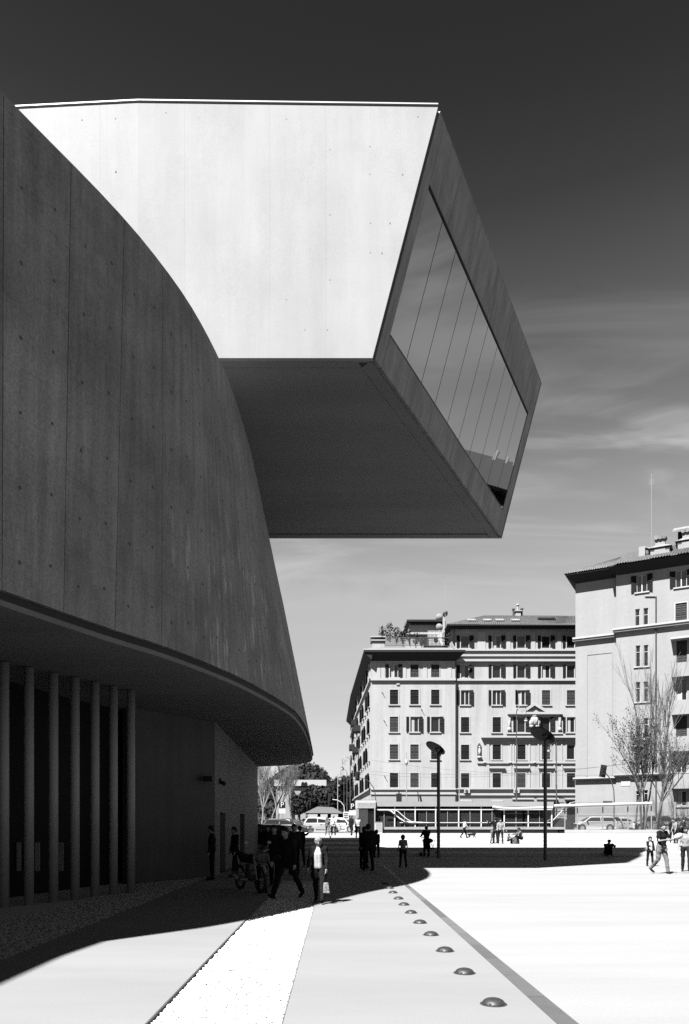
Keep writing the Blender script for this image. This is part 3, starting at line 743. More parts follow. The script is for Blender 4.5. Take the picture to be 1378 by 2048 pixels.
for px in (946, 978, 1003, 1035, 1092, 1110):
    t = .35 if px < 1040 else .5
    m = MB(); w = .55
    y0 = lerp(-.75, 4.6, t); z0 = lerp(ze + .1, zr, t); mm = Matrix.Translation((bx(px), y0, z0 + .13)) @ Matrix.Rotation(math.atan2(zr - ze, 5.35), 4, 'X')
    m.box(-w, w, -.5, .5, 0, .1, mm); bl(m, 'skylight', M['glassdark'] if px > 1040 else M['tile'])
# chimney cluster
m = MB(); cx = bx(1052); m.box(cx - .35, cx + .35, 4.2, 4.9, zr - .5, zr + .5); m.box(cx - .5, cx + .5, 4.05, 5.05, zr + .5, zr + .62); bl(m, 'chimney', M['stucco'])
for dx, hh in ((-.6, .75), (0, 1.35), (.55, .8)):
    m = MB(); m.lathe([(.13, zr - .2), (.13, zr + hh), (.24, zr + hh + .02), (.24, zr + hh + .12), (.1, zr + hh + .25)], (cx + dx, 4.5, 0), 10); bl(m, 'flue', M['dark'] if dx else M['stucco'])
# penthouse on the terrace
m = MB(); m.box(bx(822), bx(890), 3.0, 9, bz(1300), bz(1233)); bl(m, 'penthouse', M['stucco'])
m = MB(); m.box(bx(817), bx(893), 2.3, 9.4, bz(1233), bz(1229)); m.box(bx(819), bx(891), 2.6, 9.2, bz(1237), bz(1233)); bl(m, 'penthouse_roof', M['eave'])
m = MB(); m.box(bx(815), bx(880), 1.6, 3.0, bz(1262), bz(1259)); m.box(bx(824), bx(850), 1.9, 2.0, bz(1296), bz(1262)); bl(m, 'awning', M['curtain'])
# terrace parapet, railing, trellis, corner chimney, dishes, antenna, plants
m = MB(); m.box(bx(744), bx(768), -.3, 1.2, zc + .5, bz(1283)); bl(m, 'chimney', M['stucco'])
m = MB(); m.box(bx(741), bx(771), -.5, 1.4, bz(1283), bz(1281)); m.box(bx(745), bx(767), -.2, 1.1, bz(1281), bz(1278)); m.box(bx(741), bx(771), -.5, 1.4, bz(1276), bz(1274)); bl(m, 'chimney_cap', M['trim'])
zf, zt = bz(1294), bz(1277)
m = MB(); m.box(bx(770), bx(899), -.62, -.58, zf, zf + .05); m.box(bx(770), bx(899), -.62, -.58, zt - .05, zt); bl(m, 'railing', M['dark'])
for i in range(52):
    if i % 1 == 0:
        m = shared('baluster', lambda: (lambda q: (q.box(-.018, .018, -.618, -.582, 0, zt - zf), q.mesh('baluster', M['dark']))[1])(MB()))
        link('baluster', m, BL, (bx(770) + i * (bx(855) - bx(770)) / 51, 0, zf))
tr = MB(); tx0, tx1, tz0, tz1 = bx(855), bx(887), bz(1293), bz(1264)
for i in range(13):
    x = lerp(tx0, tx1, i / 12); tr.box(x - .02, x + .02, -.56, -.53, tz0, tz1)
for i in range(11):
    z = lerp(tz0, tz1, i / 10); tr.box(tx0, tx1, -.53, -.5, z - .02, z + .02)
o = bl(tr, 'trellis_slat', M['white']); o['kind'] = 'stuff'
m = MB(); m.lathe([(.26, 0), (.26, .04)], (0, 0, 0), 14, Matrix.Rotation(R(90), 4, 'X')); o = bl(m, 'round_emblem', M['black']); o.location = (bx(870), -.58, bz(1282))
def dish(px, py, r, yy, rz):
    mt4 = Matrix.Rotation(rz, 4, 'Z') @ Matrix.Rotation(R(-62), 4, 'X')
    m = MB(); prof = [(r * t, -.28 * r * (1 - t * t)) for t in (.02, .35, .7, 1.0)]
    m.lathe(prof, (0, 0, 0), 16, mt4); m.tube(mt4 @ Vector((0, -r, 0)), mt4 @ Vector((0, 0, r * .8)), .02); m.tube((0, .1, -.2), (0, .2, -1.2), .035)
    o = bl(m, 'satellite_dish', M['curtain']); o.location = (bx(px), yy, bz(py)); return o
dish(884, 1224, .55, 2.6, R(-25)); dish(896, 1216, .42, 2.6, R(30)); dish(880, 1252, .5, .6, R(-35))
m = MB(); m.box(bx(890), bx(894), 2.0, 2.3, bz(1255), bz(1226)); bl(m, 'flue', M['stucco'])
m = MB(); x = bx(896); m.tube((x, 2.5, bz(1250)), (x, 2.5, bz(1150)), .03)
for py, w in ((1152, .5), (1158, .35), (1166, .45), (1192, .3), (1199, .6), (1203, .3)): m.tube((x - w * .6, 2.5, bz(py)), (x + w * .3, 2.5, bz(py)), .015, None, 5)
for px, py in ((892, 1152), (898, 1158)): m.tube((bx(px), 2.5, bz(py) - .3), (bx(px), 2.5, bz(py) + .2), .015, None, 5)
bl(m, 'television_aerial', M['steel'])
def leafmass(c, rx, ry, rz, n, size, rn, m=None, squash=1):
    m = m or MB()
    for i in range(n):
        while True:
            p = Vector((rn.uniform(-1, 1), rn.uniform(-1, 1), rn.uniform(-1, 1)))
            if p.length < 1: break
        q = Vector(c) + Vector((p.x * rx, p.y * ry, p.z * rz)); s = size * rn.uniform(.6, 1.4)
        a = Vector((rn.gauss(0, 1), rn.gauss(0, 1), rn.gauss(0, 1))).normalized(); b = a.orthogonal().normalized(); cc = a.cross(b)
        m.add([q - b * s, q + cc * s * .6, q + b * s, q - cc * s * .6], [(0, 1, 2, 3)])
    return m
rn = random.Random(9)
for i, (px, py, w, hh) in enumerate(((765, 1266, 8, 16), (779, 1262, 9, 20), (793, 1268, 8, 16), (806, 1272, 8, 14), (815, 1262, 8, 18), (832, 1275, 7, 12), (844, 1281, 6, 9), (893, 1280, 7, 16))):
    m = leafmass((0, 0, 0), w / SB, .5, hh / SB, 170, .12, rn)
    for k in range(5): m.tube((rn.uniform(-.1, .1), 0, -1.3), (rn.uniform(-.5, .5), rn.uniform(-.3, .3), hh / SB), .015, None, 4)
    o = m.build('potted_shrub', M['leafdark'], None, (BL.location.x + bx(px), YB - (.1 if i < 7 else .3), .9 + bz(py) - .15))
    tag(o, ['leafy shrub beside the corner chimney on the roof terrace', 'tallest spiky shrub near the left end of the roof terrace', 'third shrub from the corner chimney on the roof terrace', 'low shrub in the middle of the terrace railing', 'tall dark shrub in front of the penthouse wall edge', 'shrub under the penthouse awning', 'smallest shrub, just left of the white trellis', 'climbing plant at the right end of the white trellis'][i], 'shrub', 'shrubs on the roof terrace')
# pediment, entablature, consoles, crest
band(1016, 1125, 1424, 1428.5, .45, .35, 'cornice'); band(1020, 1121, 1428.5, 1433, .25, .35, 'cornice')
m = MB()
for (xa, ya), (xb2, yb2) in (((1050, 1424), (1069, 1411)), ((1069, 1411), (1090, 1424))):
    m.extr([Vector((bx(xa), -.1, bz(ya))), Vector((bx(xb2), -.1, bz(yb2))), Vector((bx(xb2), -.1, bz(yb2) + .42)), Vector((bx(xa), -.1, bz(ya) + .42))], Vector((0, .46, 0)))
bl(m, 'pediment', M['trim'])
m = MB(); m.extr([Vector((bx(1052), .2, bz(1424))), Vector((bx(1088), .2, bz(1424))), Vector((bx(1069), .2, bz(1412)))], Vector((0, .15, 0))); bl(m, 'tympanum', M['stucco'])
crest = MB(); c0 = (bx(1069.5), .12, bz(1441)); crest.ell(c0, .55, .2, .62, 12, 8); crest.ell((bx(1069.5), .12, bz(1431)), .4, .18, .2, 10, 6)
for s in (-1, 1):
    crest.ell((bx(1069.5 + s * 8), .15, bz(1446)), .18, .12, .4, 8, 6); crest.ell((bx(1069.5 + s * 6), .15, bz(1452)), .3, .12, .2, 8, 6)
crest.tube((bx(1069.5) - .25, -.07, bz(1447)), (bx(1069.5) - .25, -.07, bz(1437)), .05); crest.tube((bx(1069.5) + .25, -.07, bz(1447)), (bx(1069.5) + .25, -.07, bz(1437)), .05)
crest.box(bx(1063), bx(1076), .0, .35, bz(1464), bz(1455)); bl(crest, 'stone_crest', M['trim'], smooth=True)
for px in (1019, 1120):
    m = MB(); m.box(bx(px - 2.4), bx(px + 2.4), .12, .35, bz(1462), bz(1433)); m.ell((bx(px), .12, bz(1458)), .28, .2, .28, 10, 6); m.ell((bx(px), .1, bz(1448)), .13, .12, .5, 8, 6); bl(m, 'console', M['trim'])
band(1014, 1126, 1465, 1468, .4, .35, 'cornice')
band(963, 1230, 1472, 1475.5, .55, .35, 'cornice'); band(966, 1230, 1475.5, 1479, .3, .35, 'cornice'); band(968, 1230, 1479, 1480.5, .12, .35, 'cornice')
band(955, 1230, 1522.5, 1526.5, .2, .35, 'string_course')
for px in (975, 978, 1023, 1028, 1060, 1078, 1110, 1125):
    m = MB(); m.box(bx(px - 1.3), bx(px + 1.3), .26, .35, bz(1575.8), bz(1481)); bl(m, 'lesene', M['trim'])
for px in (970, 1021, 1070):
    m = MB(); m.ell((bx(px), .15, bz(1524.5)), .22, .1, .12, 8, 6); bl(m, 'rosette', M['trim'])
# niche with a figure
m = MB(); m.extr([Vector((bx(955.5), .25, bz(1512))), Vector((bx(963.5), .25, bz(1512))), Vector((bx(963.5), .25, bz(1491))), Vector((bx(959.5), .25, bz(1485))), Vector((bx(955.5), .25, bz(1491)))], Vector((0, .1, 0))); o = bl(m, 'niche', M['dark'])
m = MB(); m.caps((bx(959.5), .15, bz(1511)), (bx(959.5), .15, bz(1498)), .17, .13); m.ell((bx(959.5), .15, bz(1494)), .12, .12, .15); m.box(bx(955), bx(964), .0, .3, bz(1516), bz(1512.5)); bl(m, 'niche_statue', M['trim'], smooth=True)
# ground-floor windows of the right wing, air conditioners, lamps
for px, wd in ((932, 9), (995, 9)):
    m = MB(); m.box(bx(px - wd - 3), bx(px + wd + 3), .1, .35, bz(1603), bz(1599.5)); bl(m, 'window_head', M['trim'])
    m = MB(); m.box(bx(px - wd), bx(px + wd), .27, .3, bz(1640), bz(1603.5)); bl(m, 'window', M['glassdark'])
for px, wd in ((1046, 21), (1095, 21), (1150, 20)):
    m = MB(); m.box(bx(px - wd), bx(px + wd), -.35, .35, bz(1599), bz(1596)); m.box(bx(px - wd + 2), bx(px + wd - 2), -.1, .35, bz(1601.5), bz(1599)); bl(m, 'shopfront_hood', M['trim'])
    m = MB(); m.box(bx(px - wd + 5), bx(px + wd - 5), .27, .3, bz(1650), bz(1603)); bl(m, 'window', M['glassdark'])
for px in (934, 1033):
    m = MB(); m.box(bx(px - 5.5), bx(px + 5.5), -.1, .35, bz(1586), bz(1578.5)); o = bl(m, 'air_conditioner', M['trim'])
    m = MB(); m.lathe([(.2, 0), (.2, .03)], (0, 0, 0), 12, Matrix.Rotation(R(90), 4, 'X')); q = m.build('fan_grille', M['dark'], o); q.location = (bx(px - 1), -.12, bz(1582))
m = MB(); m.box(bx(793), bx(799), -.12, 0, bz(1370), bz(1367)); bl(m, 'wall_box', M['trim'])
for px, py in ((763.5, 1384), (767, 1440), (768, 1551), (842, 1418)):
    m = MB(); m.tube((bx(px), -.02, bz(py)), (bx(px) + .22, -.3, bz(py) - .3), .035); bl(m, 'iron_bracket', M['black'])
# street side receding to the left
side = [Vector((0, 0, 0)), Vector((-1.45, 32, 0)), Vector((-2.1, 62, 0))]
def sp(t, z, o=0.0):
    a, b = (side[0], side[1]) if t <= 32 else (side[1], side[2]); k = t / 32 if t <= 32 else (t - 32) / 30
    d = (b - a).normalized(); n = Vector((-d.y, d.x, 0)); return a.lerp(b, k) + n * o + Vector((0, 0, z))
zt_ = bz(1306)
m = MB()
for a, b in ((0, 32), (32, 62)): m.quad(sp(b, -.1), sp(a, -.1), sp(a, zt_), sp(b, zt_))
bl(m, 'wall', M['stucco'])
m = MB()
for a, b in ((-.9, 32), (32, 62)):
    m.add([sp(a, bz(1322), 0), sp(b, bz(1322), 0), sp(a, zt_ - .1, 1.0), sp(b, zt_ - .1, 1.0), sp(a, zt_ + .14, 1.0), sp(b, zt_ + .14, 1.0), sp(a, zt_ + .14, -.2), sp(b, zt_ + .14, -.2)], [(0, 2, 3, 1), (2, 4, 5, 3), (4, 6, 7, 5), (0, 6, 4, 2)])
bl(m, 'eave', M['eave'])
for zz_, o_, hh in ((bz(1361.5), .25, .28), (bz(1579.5), .3, .2)):
    m = MB()
    for a, b in ((0, 32), (32, 62)):
        m.add([sp(a, zz_, 0), sp(b, zz_, 0), sp(a, zz_, o_), sp(b, zz_, o_), sp(a, zz_ + hh, o_), sp(b, zz_ + hh, o_), sp(a, zz_ + hh, 0), sp(b, zz_ + hh, 0)], [(0, 2, 3, 1), (2, 4, 5, 3), (4, 6, 7, 5)])
    bl(m, 'string_course', M['trim'])
swm = shared('sidewin', lambda: (lambda q: (q.box(-.5, .5, -.03, .06, 0, 1.95), q.mesh('window', M['glassdark']))[1])(MB()))
ssm = shared('sideshut', lambda: (lambda q: (q.box(0, .52, -.05, 0, 0, 1.95), q.mesh('shutter', M['shut_dark']))[1])(MB()))
ssf = shared('sidesurr', lambda: (lambda q: (q.box(-.66, -.5, -.1, .05, 0, 2.1), q.box(.5, .66, -.1, .05, 0, 2.1), q.box(-.5, .5, -.1, .05, 1.95, 2.12), q.box(-.75, .75, -.2, .05, -.14, 0), q.mesh('surround', M['trim']))[-1])(MB()))
for r, (ya, yb) in rows.items():
    for i, t in enumerate((2.2, 5.6, 9.4, 13, 17, 21, 25.5, 30, 35, 40, 46, 53)):
        p = sp(t, bz(yb), .02); dd = (side[1] - side[0]) if t <= 32 else (side[2] - side[1]); ang = math.atan2(dd.y, dd.x) + math.pi
        w_ = link('window', swm, BL, p); w_.rotation_euler = (0, 0, ang); link('surround', ssf, w_)
        if (i + r) % 3:
            o = link('shutter', ssm, w_, (-.5, -.1, 0)); o.rotation_euler = (0, 0, R(205)); o = link('shutter', ssm, w_, (.5, -.1, 0)); o.rotation_euler = (0, 0, R(-25))
for t, py, w_ in ((20, 1424, 2.2), (24, 1470, 2.6), (27, 1395, 2.0), (38, 1440, 2.4)):
    m = MB(); z = bz(py); a = sp(t, z, 0); b = sp(t + w_, z, 0); d = (b - a).normalized(); n = Vector((-d.y, d.x, 0))
    m.extr([a, b, b + n * 1.0, a + n * 1.0], Vector((0, 0, .15))); m.extr([a + n * .95, b + n * .95, b + n * 1.0, a + n * 1.0], Vector((0, 0, 1.05))); m.extr([a, a + n * 1.0, a + n * 1.0 + d * .05, a + d * .05], Vector((0, 0, 1.05))); bl(m, 'balcony', M['eave'])

# ---------------------------------------------------------------- nearer block on the right, turned 28 degrees
TH = R(27.9); RX0, RY0 = (1151 - 689) / F * 84, 84.0
BR = empty('corner_apartment_block', (RX0, RY0, 0.9), -TH, 'tall pale corner apartment block with wide dark eaves and chimneys, standing behind the mesh fence', 'building')
def rr(px, off=0.0):
    """local x along the facade for a photo column; off is how far the wall stands proud"""
    k = (px - 689) / F; c, s = math.cos(TH), math.sin(TH)
    ox, oy = RX0 - s * off, RY0 - c * off     # local -y is (-s, -c) in the world
    return (k * oy - ox) / (c + k * s)
def rz_(px, py, off=0.0):
    t = rr(px, off); Y = RY0 - math.sin(TH) * t - math.cos(TH) * off
    return HC + (1650 - py) / F * Y - 0.9
def br(m, name, mt, **k): return m.build(name, mt, BR, **k)
x1 = rr(1234); PR = 0.7; XE = 62.0
zE = rz_(1151, 1166)
zBand = rz_(1151, 1284); zB2 = rz_(1151, 1561)
# windows
wins = []
def W_(pa, pb, ya, yb, kind, **k): wins.append(((rr(pa, PR), rr(pb, PR), rz_((pa + pb) / 2, yb, PR), rz_((pa + pb) / 2, ya, PR)), kind, k))
W_(1273, 1294.5, 1150, 1184, 'open'); W_(1351, 1374, 1141, 1174, 'open')
W_(1270.5, 1279.5, 1218, 1260, 'bare', sill=False); W_(1287, 1296.5, 1216, 1258, 'bare', sill=False); W_(1351, 1374, 1206, 1250, 'closed', shut=M['shut_grey'], surround=.12)
for ya, yb in ((1291, 1333), (1364, 1404), (1437, 1478), (1510, 1549)):
    W_(1271.5, 1280.5, ya, yb, 'bare'); W_(1287.5, 1296.5, ya - 1, yb - 1, 'bare')
W_(1353, 1374, 1281, 1328, 'closed', shut=M['shut_grey']); W_(1352, 1374, 1358, 1402, 'bare', curtain=1); W_(1352, 1374, 1432, 1474, 'closed', shut=M['shut_grey']); W_(1352, 1374, 1506, 1548, 'bare'); W_(1353, 1373, 1582, 1612, 'bare', curtain=1)
W_(1272, 1281, 1582, 1606, 'bare', sill=False); W_(1288, 1296, 1580, 1604, 'bare', sill=False)
dxs = rr(1362, PR) - rr(1284, PR)
base = list(wins)
for k in range(1, 5):
    for (a, b, c, d), kind, kw in base:
        wins.append(((a + 2 * dxs * k, b + 2 * dxs * k, c, d), kind, kw))
m = MB(); wall_holes(m, 0, x1 - .002, -.1, zE + 1.2, []); br(m, 'wall', M['stucco2'])
m = MB(); wall_holes(m, x1, XE, -.1, zE + 1.2, [w[0] for w in wins], y=-PR); m.quad((x1, 0, -.1), (x1, -PR, -.1), (x1, -PR, zE + 1.2), (x1, 0, zE + 1.2)); br(m, 'wall', M['stucco2'])
m = MB(); m.quad((0, 40, -.1), (0, 0, -.1), (0, 0, zE + 1.2), (0, 40, zE + 1.2)); m.quad((XE, -PR, -.1), (XE, 40, -.1), (XE, 40, zE + 1.2), (XE, -PR, zE + 1.2)); br(m, 'wall', M['stucco2'])
for w, kind, kw in wins: add_window(BR, *w, kind=kind, y=-PR, **kw)
# sunk blind bay on the left part
m = MB(); xa, xb = rr(1173), rr(1225.5); za, zb = rz_(1173, 1553), rz_(1173, 1309)
for q in ((xa, xa + .1, za, zb), (xb - .1, xb, za, zb), (xa + .1, xb - .1, zb - .1, zb)): m.box(q[0], q[1], -.05, 0.01, q[2], q[3])
br(m, 'blind_bay_moulding', M['stucco2'])
for xa, xb, o, z, h in ((-.25, x1, 0, zBand, .42), (x1 - .3, XE, PR, zBand + .33, .42), (-.2, x1, 0, zB2, .3), (x1 - .2, XE, PR, zB2 + .22, .3)):
    m = MB(); m.box(xa, xb, -o - .42, -o + .01, z, z + h * .5); m.box(xa, xb, -o - .55, -o + .01, z + h * .5, z + h); br(m, 'string_course', M['trim'])
m = MB(); m.box(-.01, x1 - .01, -.06, 0, 0, zB2 - .05); br(m, 'basement', M['bandgrey'])
# eaves
zee = rz_(1151, 1158)
m = MB()
def eav(x0, x1_, off, zlo, zhi, y1_=.02):
    m.add([(x0, -off, zlo), (x1_, -off, zlo), (x0 - .9, -off - 1.3, zhi), (x1_, -off - 1.3, zhi), (x0 - .9, -off - 1.3, zhi + .12), (x1_, -off - 1.3, zhi + .12), (x0 - .9, y1_, zhi + .12), (x1_, y1_, zhi + .12), (x0, y1_, zlo), (x1_, y1_, zlo)],
          [(0, 1, 3, 2), (2, 3, 5, 4), (4, 5, 7, 6), (0, 2, 4, 6, 8), (1, 9, 7, 5, 3)])
eav(0, x1 + 1.2, 0, zE - .1, zee + .15, 12); eav(x1 + .2, XE, PR, zE - .1, zee + .1, 12); br(m, 'eave', M['eave'])
tiled('roof_tile', [(-1.0, -1.4, zee + .3), (x1 + .4, -1.4, zee + .3), (x1 + .4, 4.6, zee + 3.3), (5, 4.6, zee + 3.3)], BR, 24, 16)
tiled('roof_tile', [(x1 - .2, -PR - 1.45, zee + .25), (XE + .5, -PR - 1.45, zee + .25), (XE - 4, 5.3, zee + 3.9), (x1 + .6, 5.3, zee + 3.9)], BR, 210, 18)
tiled('roof_tile', [(-1.0, 12, zee + .3), (-1.0, -1.4, zee + .3), (5, 4.6, zee + 3.3), (5, 12, zee + 3.3)], BR, 40, 16)
# chimneys and dormer
def chim(px, py_top, w, par=BR, ypos=1.2):
    x = rr(px, -ypos); z1 = rz_(px, py_top, -ypos); z0 = z1 - w * 1.35
    m = MB(); m.box(x - w * .62, x + w * .62, ypos - w * .6, ypos + w * .6, z0 - 1.4, z0 + w * .35); o = br(m, 'chimney', M['stucco2'])
    m = MB(); m.add([(x - w * .8, ypos - w * .7, z0 + w * .42), (x + w * .8, ypos - w * .7, z0 + w * .42), (x + w * .8, ypos + w * .7, z0 + w * .42), (x - w * .8, ypos + w * .7, z0 + w * .42),
                     (x - w * .3, ypos - w * .3, z0 + w * .7), (x + w * .3, ypos - w * .3, z0 + w * .7), (x + w * .3, ypos + w * .3, z0 + w * .7), (x - w * .3, ypos + w * .3, z0 + w * .7)],
                    [(3, 2, 1, 0), (4, 5, 6, 7), (0, 1, 5, 4), (1, 2, 6, 5), (2, 3, 7, 6), (3, 0, 4, 7)]); m.build('chimney_roof', M['tile'], o)
    m = MB(); m.box(x - w * .32, x + w * .32, ypos - w * .3, ypos + w * .3, z0 + w * .7, z0 + w * 1.05); m.build('upper_stack', M['stucco2'], o)
    for s in (-1, 0, 1):
        m = MB(); m.tube((x + s * w * .27, ypos - w * .45, z0 + w * 1.2), (x + s * w * .27, ypos + w * .45, z0 + w * 1.3), w * .16); m.build('ridge_tile', M['tile'], o)
    for s in (-1, 1):
        m = MB(); m.box(x + s * w * .5 - w * .14, x + s * w * .5 + w * .14, ypos - w * .605, ypos - w * .55, z0 + w * .18, z0 + w * .38); m.build('smoke_opening', M['joint'], o)
chim(1321, 1074, 1.55); chim(1375, 1060, 1.5, ypos=2.2)
for dx_, k_ in ((16, 1.2), (24, 1.5), (27, 1.0), (33, 1.4), (41, 1.2)): 
    m = MB(); m.box(dx_ - .5, dx_ + .5, 2, 3, zee + 1, zee + 3.6 + k_); br(m, 'chimney', M['stucco2'])
    m = MB(); m.tube((dx_ - 1.6, 2, zee + 1), (dx_ - 1.6, 2, zee + 4.2 + k_), .12); br(m, 'flue', M['steel'])
m = MB(); x = rr(1285, -1); z = rz_(1285, 1097, -1); m.box(x - .35, x + .3, .6, 1.3, z - 1, z + .1); m.extr([Vector((x + .3, .5, z - .1)), Vector((x + 1.6, .5, z - .55)), Vector((x + 1.6, 1.4, z - .55)), Vector((x + .3, 1.4, z - .1))], Vector((0, 0, .1))); br(m, 'chimney', M['stucco2'])
m = MB(); x = rr(1381, -3); z = rz_(1381, 1078, -3); m.box(x - 1.3, x + 2.5, 3.2, 6, z - 2, z + 1.1); br(m, 'dormer', M['eave'])
m = MB(); m.extr([Vector((x - 1.8, 2.6, z + 1.0)), Vector((x + 3.0, 2.6, z + 1.0)), Vector((x + 3.0, 5, z + 2.1)), Vector((x - 1.8, 5, z + 2.1))], Vector((0, 0, .15))); br(m, 'dormer_roof', M['tile'])
x = rr(1303, -1.5); m = MB(); zb_, zt2 = rz_(1303, 1100, -1.5), rz_(1303, 948, -1.5)
m.tube((x, 1.5, zb_ - 1), (x, 1.5, zt2), .025, None, 5)
for py, w in ((950, .22), (956, .16), (1058, .55)): m.tube((x - w, 1.5, rz_(1303, py)), (x + w, 1.5, rz_(1303, py)), .016, None, 4)
for dx_ in (-.2, -.08, .1, .22): m.tube((x + dx_, 1.5, rz_(1303, 958)), (x + dx_, 1.5, rz_(1303, 946)), .016, None, 4)
br(m, 'radio_aerial', M['steel'])
# downpipe, projecting balconies, name board, door lattice
m = MB(); x = rr(1312, PR); m.tube((x, -PR - .08, 0), (x, -PR - .08, rz_(1312, 1193, PR)), .07); m.tube((x, -PR - .08, rz_(1312, 1193, PR)), (x - 1.1, -PR - .08, rz_(1312, 1190, PR)), .06); br(m, 'downpipe', M['dark'])
for xo in [0] + [2 * dxs * k for k in range(1, 5)]:
    x0, x1_ = rr(1344, PR) + xo, rr(1344, PR) + 3.6 + xo
    for ya, yb in ((1328.5, 1356), (1402.5, 1431), (1474.5, 1504), (1549, 1578)):
        z0, z1 = rz_(1362, yb, PR), rz_(1362, ya, PR)
        m = MB(); m.box(x0, x1_, -PR - 1.0, -PR - .9, z0, z1); m.box(x0, x0 + .1, -PR - .9, -PR, z0, z1); m.box(x1_ - .1, x1_, -PR - .9, -PR, z0, z1); m.box(x0 + .1, x1_ - .1, -PR - .9, -PR, z0, z0 + .12)
        br(m, 'balcony', M['stucco2'])
    m = MB(); m.box(x0 - .1, x1_ + .1, -PR - 1.1, -PR, rz_(1362, 1281, PR), rz_(1362, 1277, PR)); br(m, 'balcony_roof', M['trim'])
m = MB(); m.box(rr(1242, PR), rr(1261, PR), -PR - .08, -PR, rz_(1250, 1572, PR), rz_(1250, 1560.5, PR)); br(m, 'wall_plate', M['trim'])
m = MB(); m.box(rr(1235.5, PR), rr(1268, PR), -PR - .05, -PR, 0, rz_(1250, 1573, PR)); br(m, 'basement', M['stucco2'])
m = MB(); m.box(rr(1262, PR), rr(1284, PR), -PR - .35, -PR, rz_(1273, 1494, PR), rz_(1273, 1490, PR)); m.box(rr(1264, PR), rr(1282, PR), -PR - .2, -PR, rz_(1273, 1497, PR), rz_(1273, 1494, PR)); br(m, 'window_hood', M['trim'])

# raised attic with its own round-cornered roof further along the street (seen in the gallery window)
za0 = zE + 1.0; m = MB(); m.box(21, 50, .2, 11, za0, za0 + 2.6); br(m, 'attic_core', M['eave'])
prof = [(21.5, .6), (19.6, -.6), (20.2, -1.5), (22.5, -2.0), (30, -2.2), (40, -2.0), (51, -1.6)]
m = MB()
lo = [Vector((x, y, za0 + 1.9)) for x, y in prof[1:]] + [Vector((51, 12, za0 + 1.9)), Vector((19.6, 12, za0 + 1.9))]
up = [Vector((lerp(p.x, 34, .55 if p.x < 34 else .3), lerp(p.y, 5, .8), za0 + 6.9)) for p in lo]
n_ = len(lo); m.add(lo + up, [(i, (i + 1) % n_, n_ + (i + 1) % n_, n_ + i) for i in range(n_)] + [tuple(range(n_, 2 * n_)), tuple(reversed(range(n_)))])
br(m, 'attic_roof', mat('dark_slate', .013, .9, fine=.3, fscale=5))
for dx_, hh, w in ((27, 1.9, .25), (28.6, 1.4, .12), (30, 2.1, .3), (31.2, 1.5, .12), (32.3, 1.2, .12), (34, 1.6, .2)):
    m = MB(); m.box(dx_ - w, dx_ + w, 3, 3 + 2 * w, za0 + 5, za0 + 6 + hh); br(m, 'chimney', M['stucco2'])

# ================================================================ street furniture
M['lampmetal'] = mat('dark_lamp_metal', 0.028, 0.45)
M['plinth'] = mat('pale_bench_concrete', 0.16, 0.9, var=0.08, scale=0.8, fine=0.08, fscale=10)
M['mesh'] = mat('expanded_mesh', 0.06, 0.6)
M['shade'] = mat('dark_board_and_shade', 0.006, 0.9, spec=.05)  # dark boards, and strips that stand for shade
# domed ground lights along the drain
bol = [(987, 2003), (929, 1941), (890, 1897), (862, 1865), (840, 1841), (822, 1821), (808, 1805), (797, 1793), (786, 1781), (779, 1772), (772, 1763)]
domelab = ['largest domed ground light, closest to the bottom edge of the picture', 'second domed ground light from the bottom edge', 'third domed ground light from the bottom edge', 'fourth domed ground light from the bottom edge',
           'fifth domed ground light from the bottom edge, middle of the sunlit row', 'sixth domed ground light from the bottom edge', 'seventh domed ground light from the bottom edge, third before the shadow', 'eighth domed ground light, last but one before the shadow edge',
           'ninth domed ground light, last one in the sun beside the shadow edge', 'first domed ground light inside the shadow', 'farthest domed ground light inside the shadow']
dome_m = mat('cast_metal_dome', 0.016, 0.5, var=0.3, scale=18, fine=0.3, fscale=90)
g0 = None
for i, (px, py) in enumerate(bol):
    p = G(px, py + 5)
    if g0 is None:
        g0 = empty('ground_light', p, 0, domelab[0], 'ground light', 'domed lights set in the path beside the drain')
        prof = [(.108, 0.0), (.108, .006), (.102, .02), (.088, .036), (.066, .048), (.036, .056), (.01, .058)]
        m = MB(); m.lathe(prof, (0, 0, 0), 28); m.build('dome', dome_m, g0, smooth=True)
        m = MB(); m.extr([Vector((-.06, -.0945, .014)), Vector((.02, -.1035, .014)), Vector((.02, -.099, .026)), Vector((-.06, -.089, .026))], Vector((.006, .01, 0))); m.build('light_slot', M['joint'], g0)
        m = MB(); m.lathe([(.125, 0), (.125, .003)], (0, 0, 0), 28); m.build('base_ring', M['dark'], g0)
        GL = g0
    else:
        g0 = copy_tree(GL); g0.location = p; g0['label'] = domelab[i]
    g0.rotation_euler = (0, 0, 0.0)
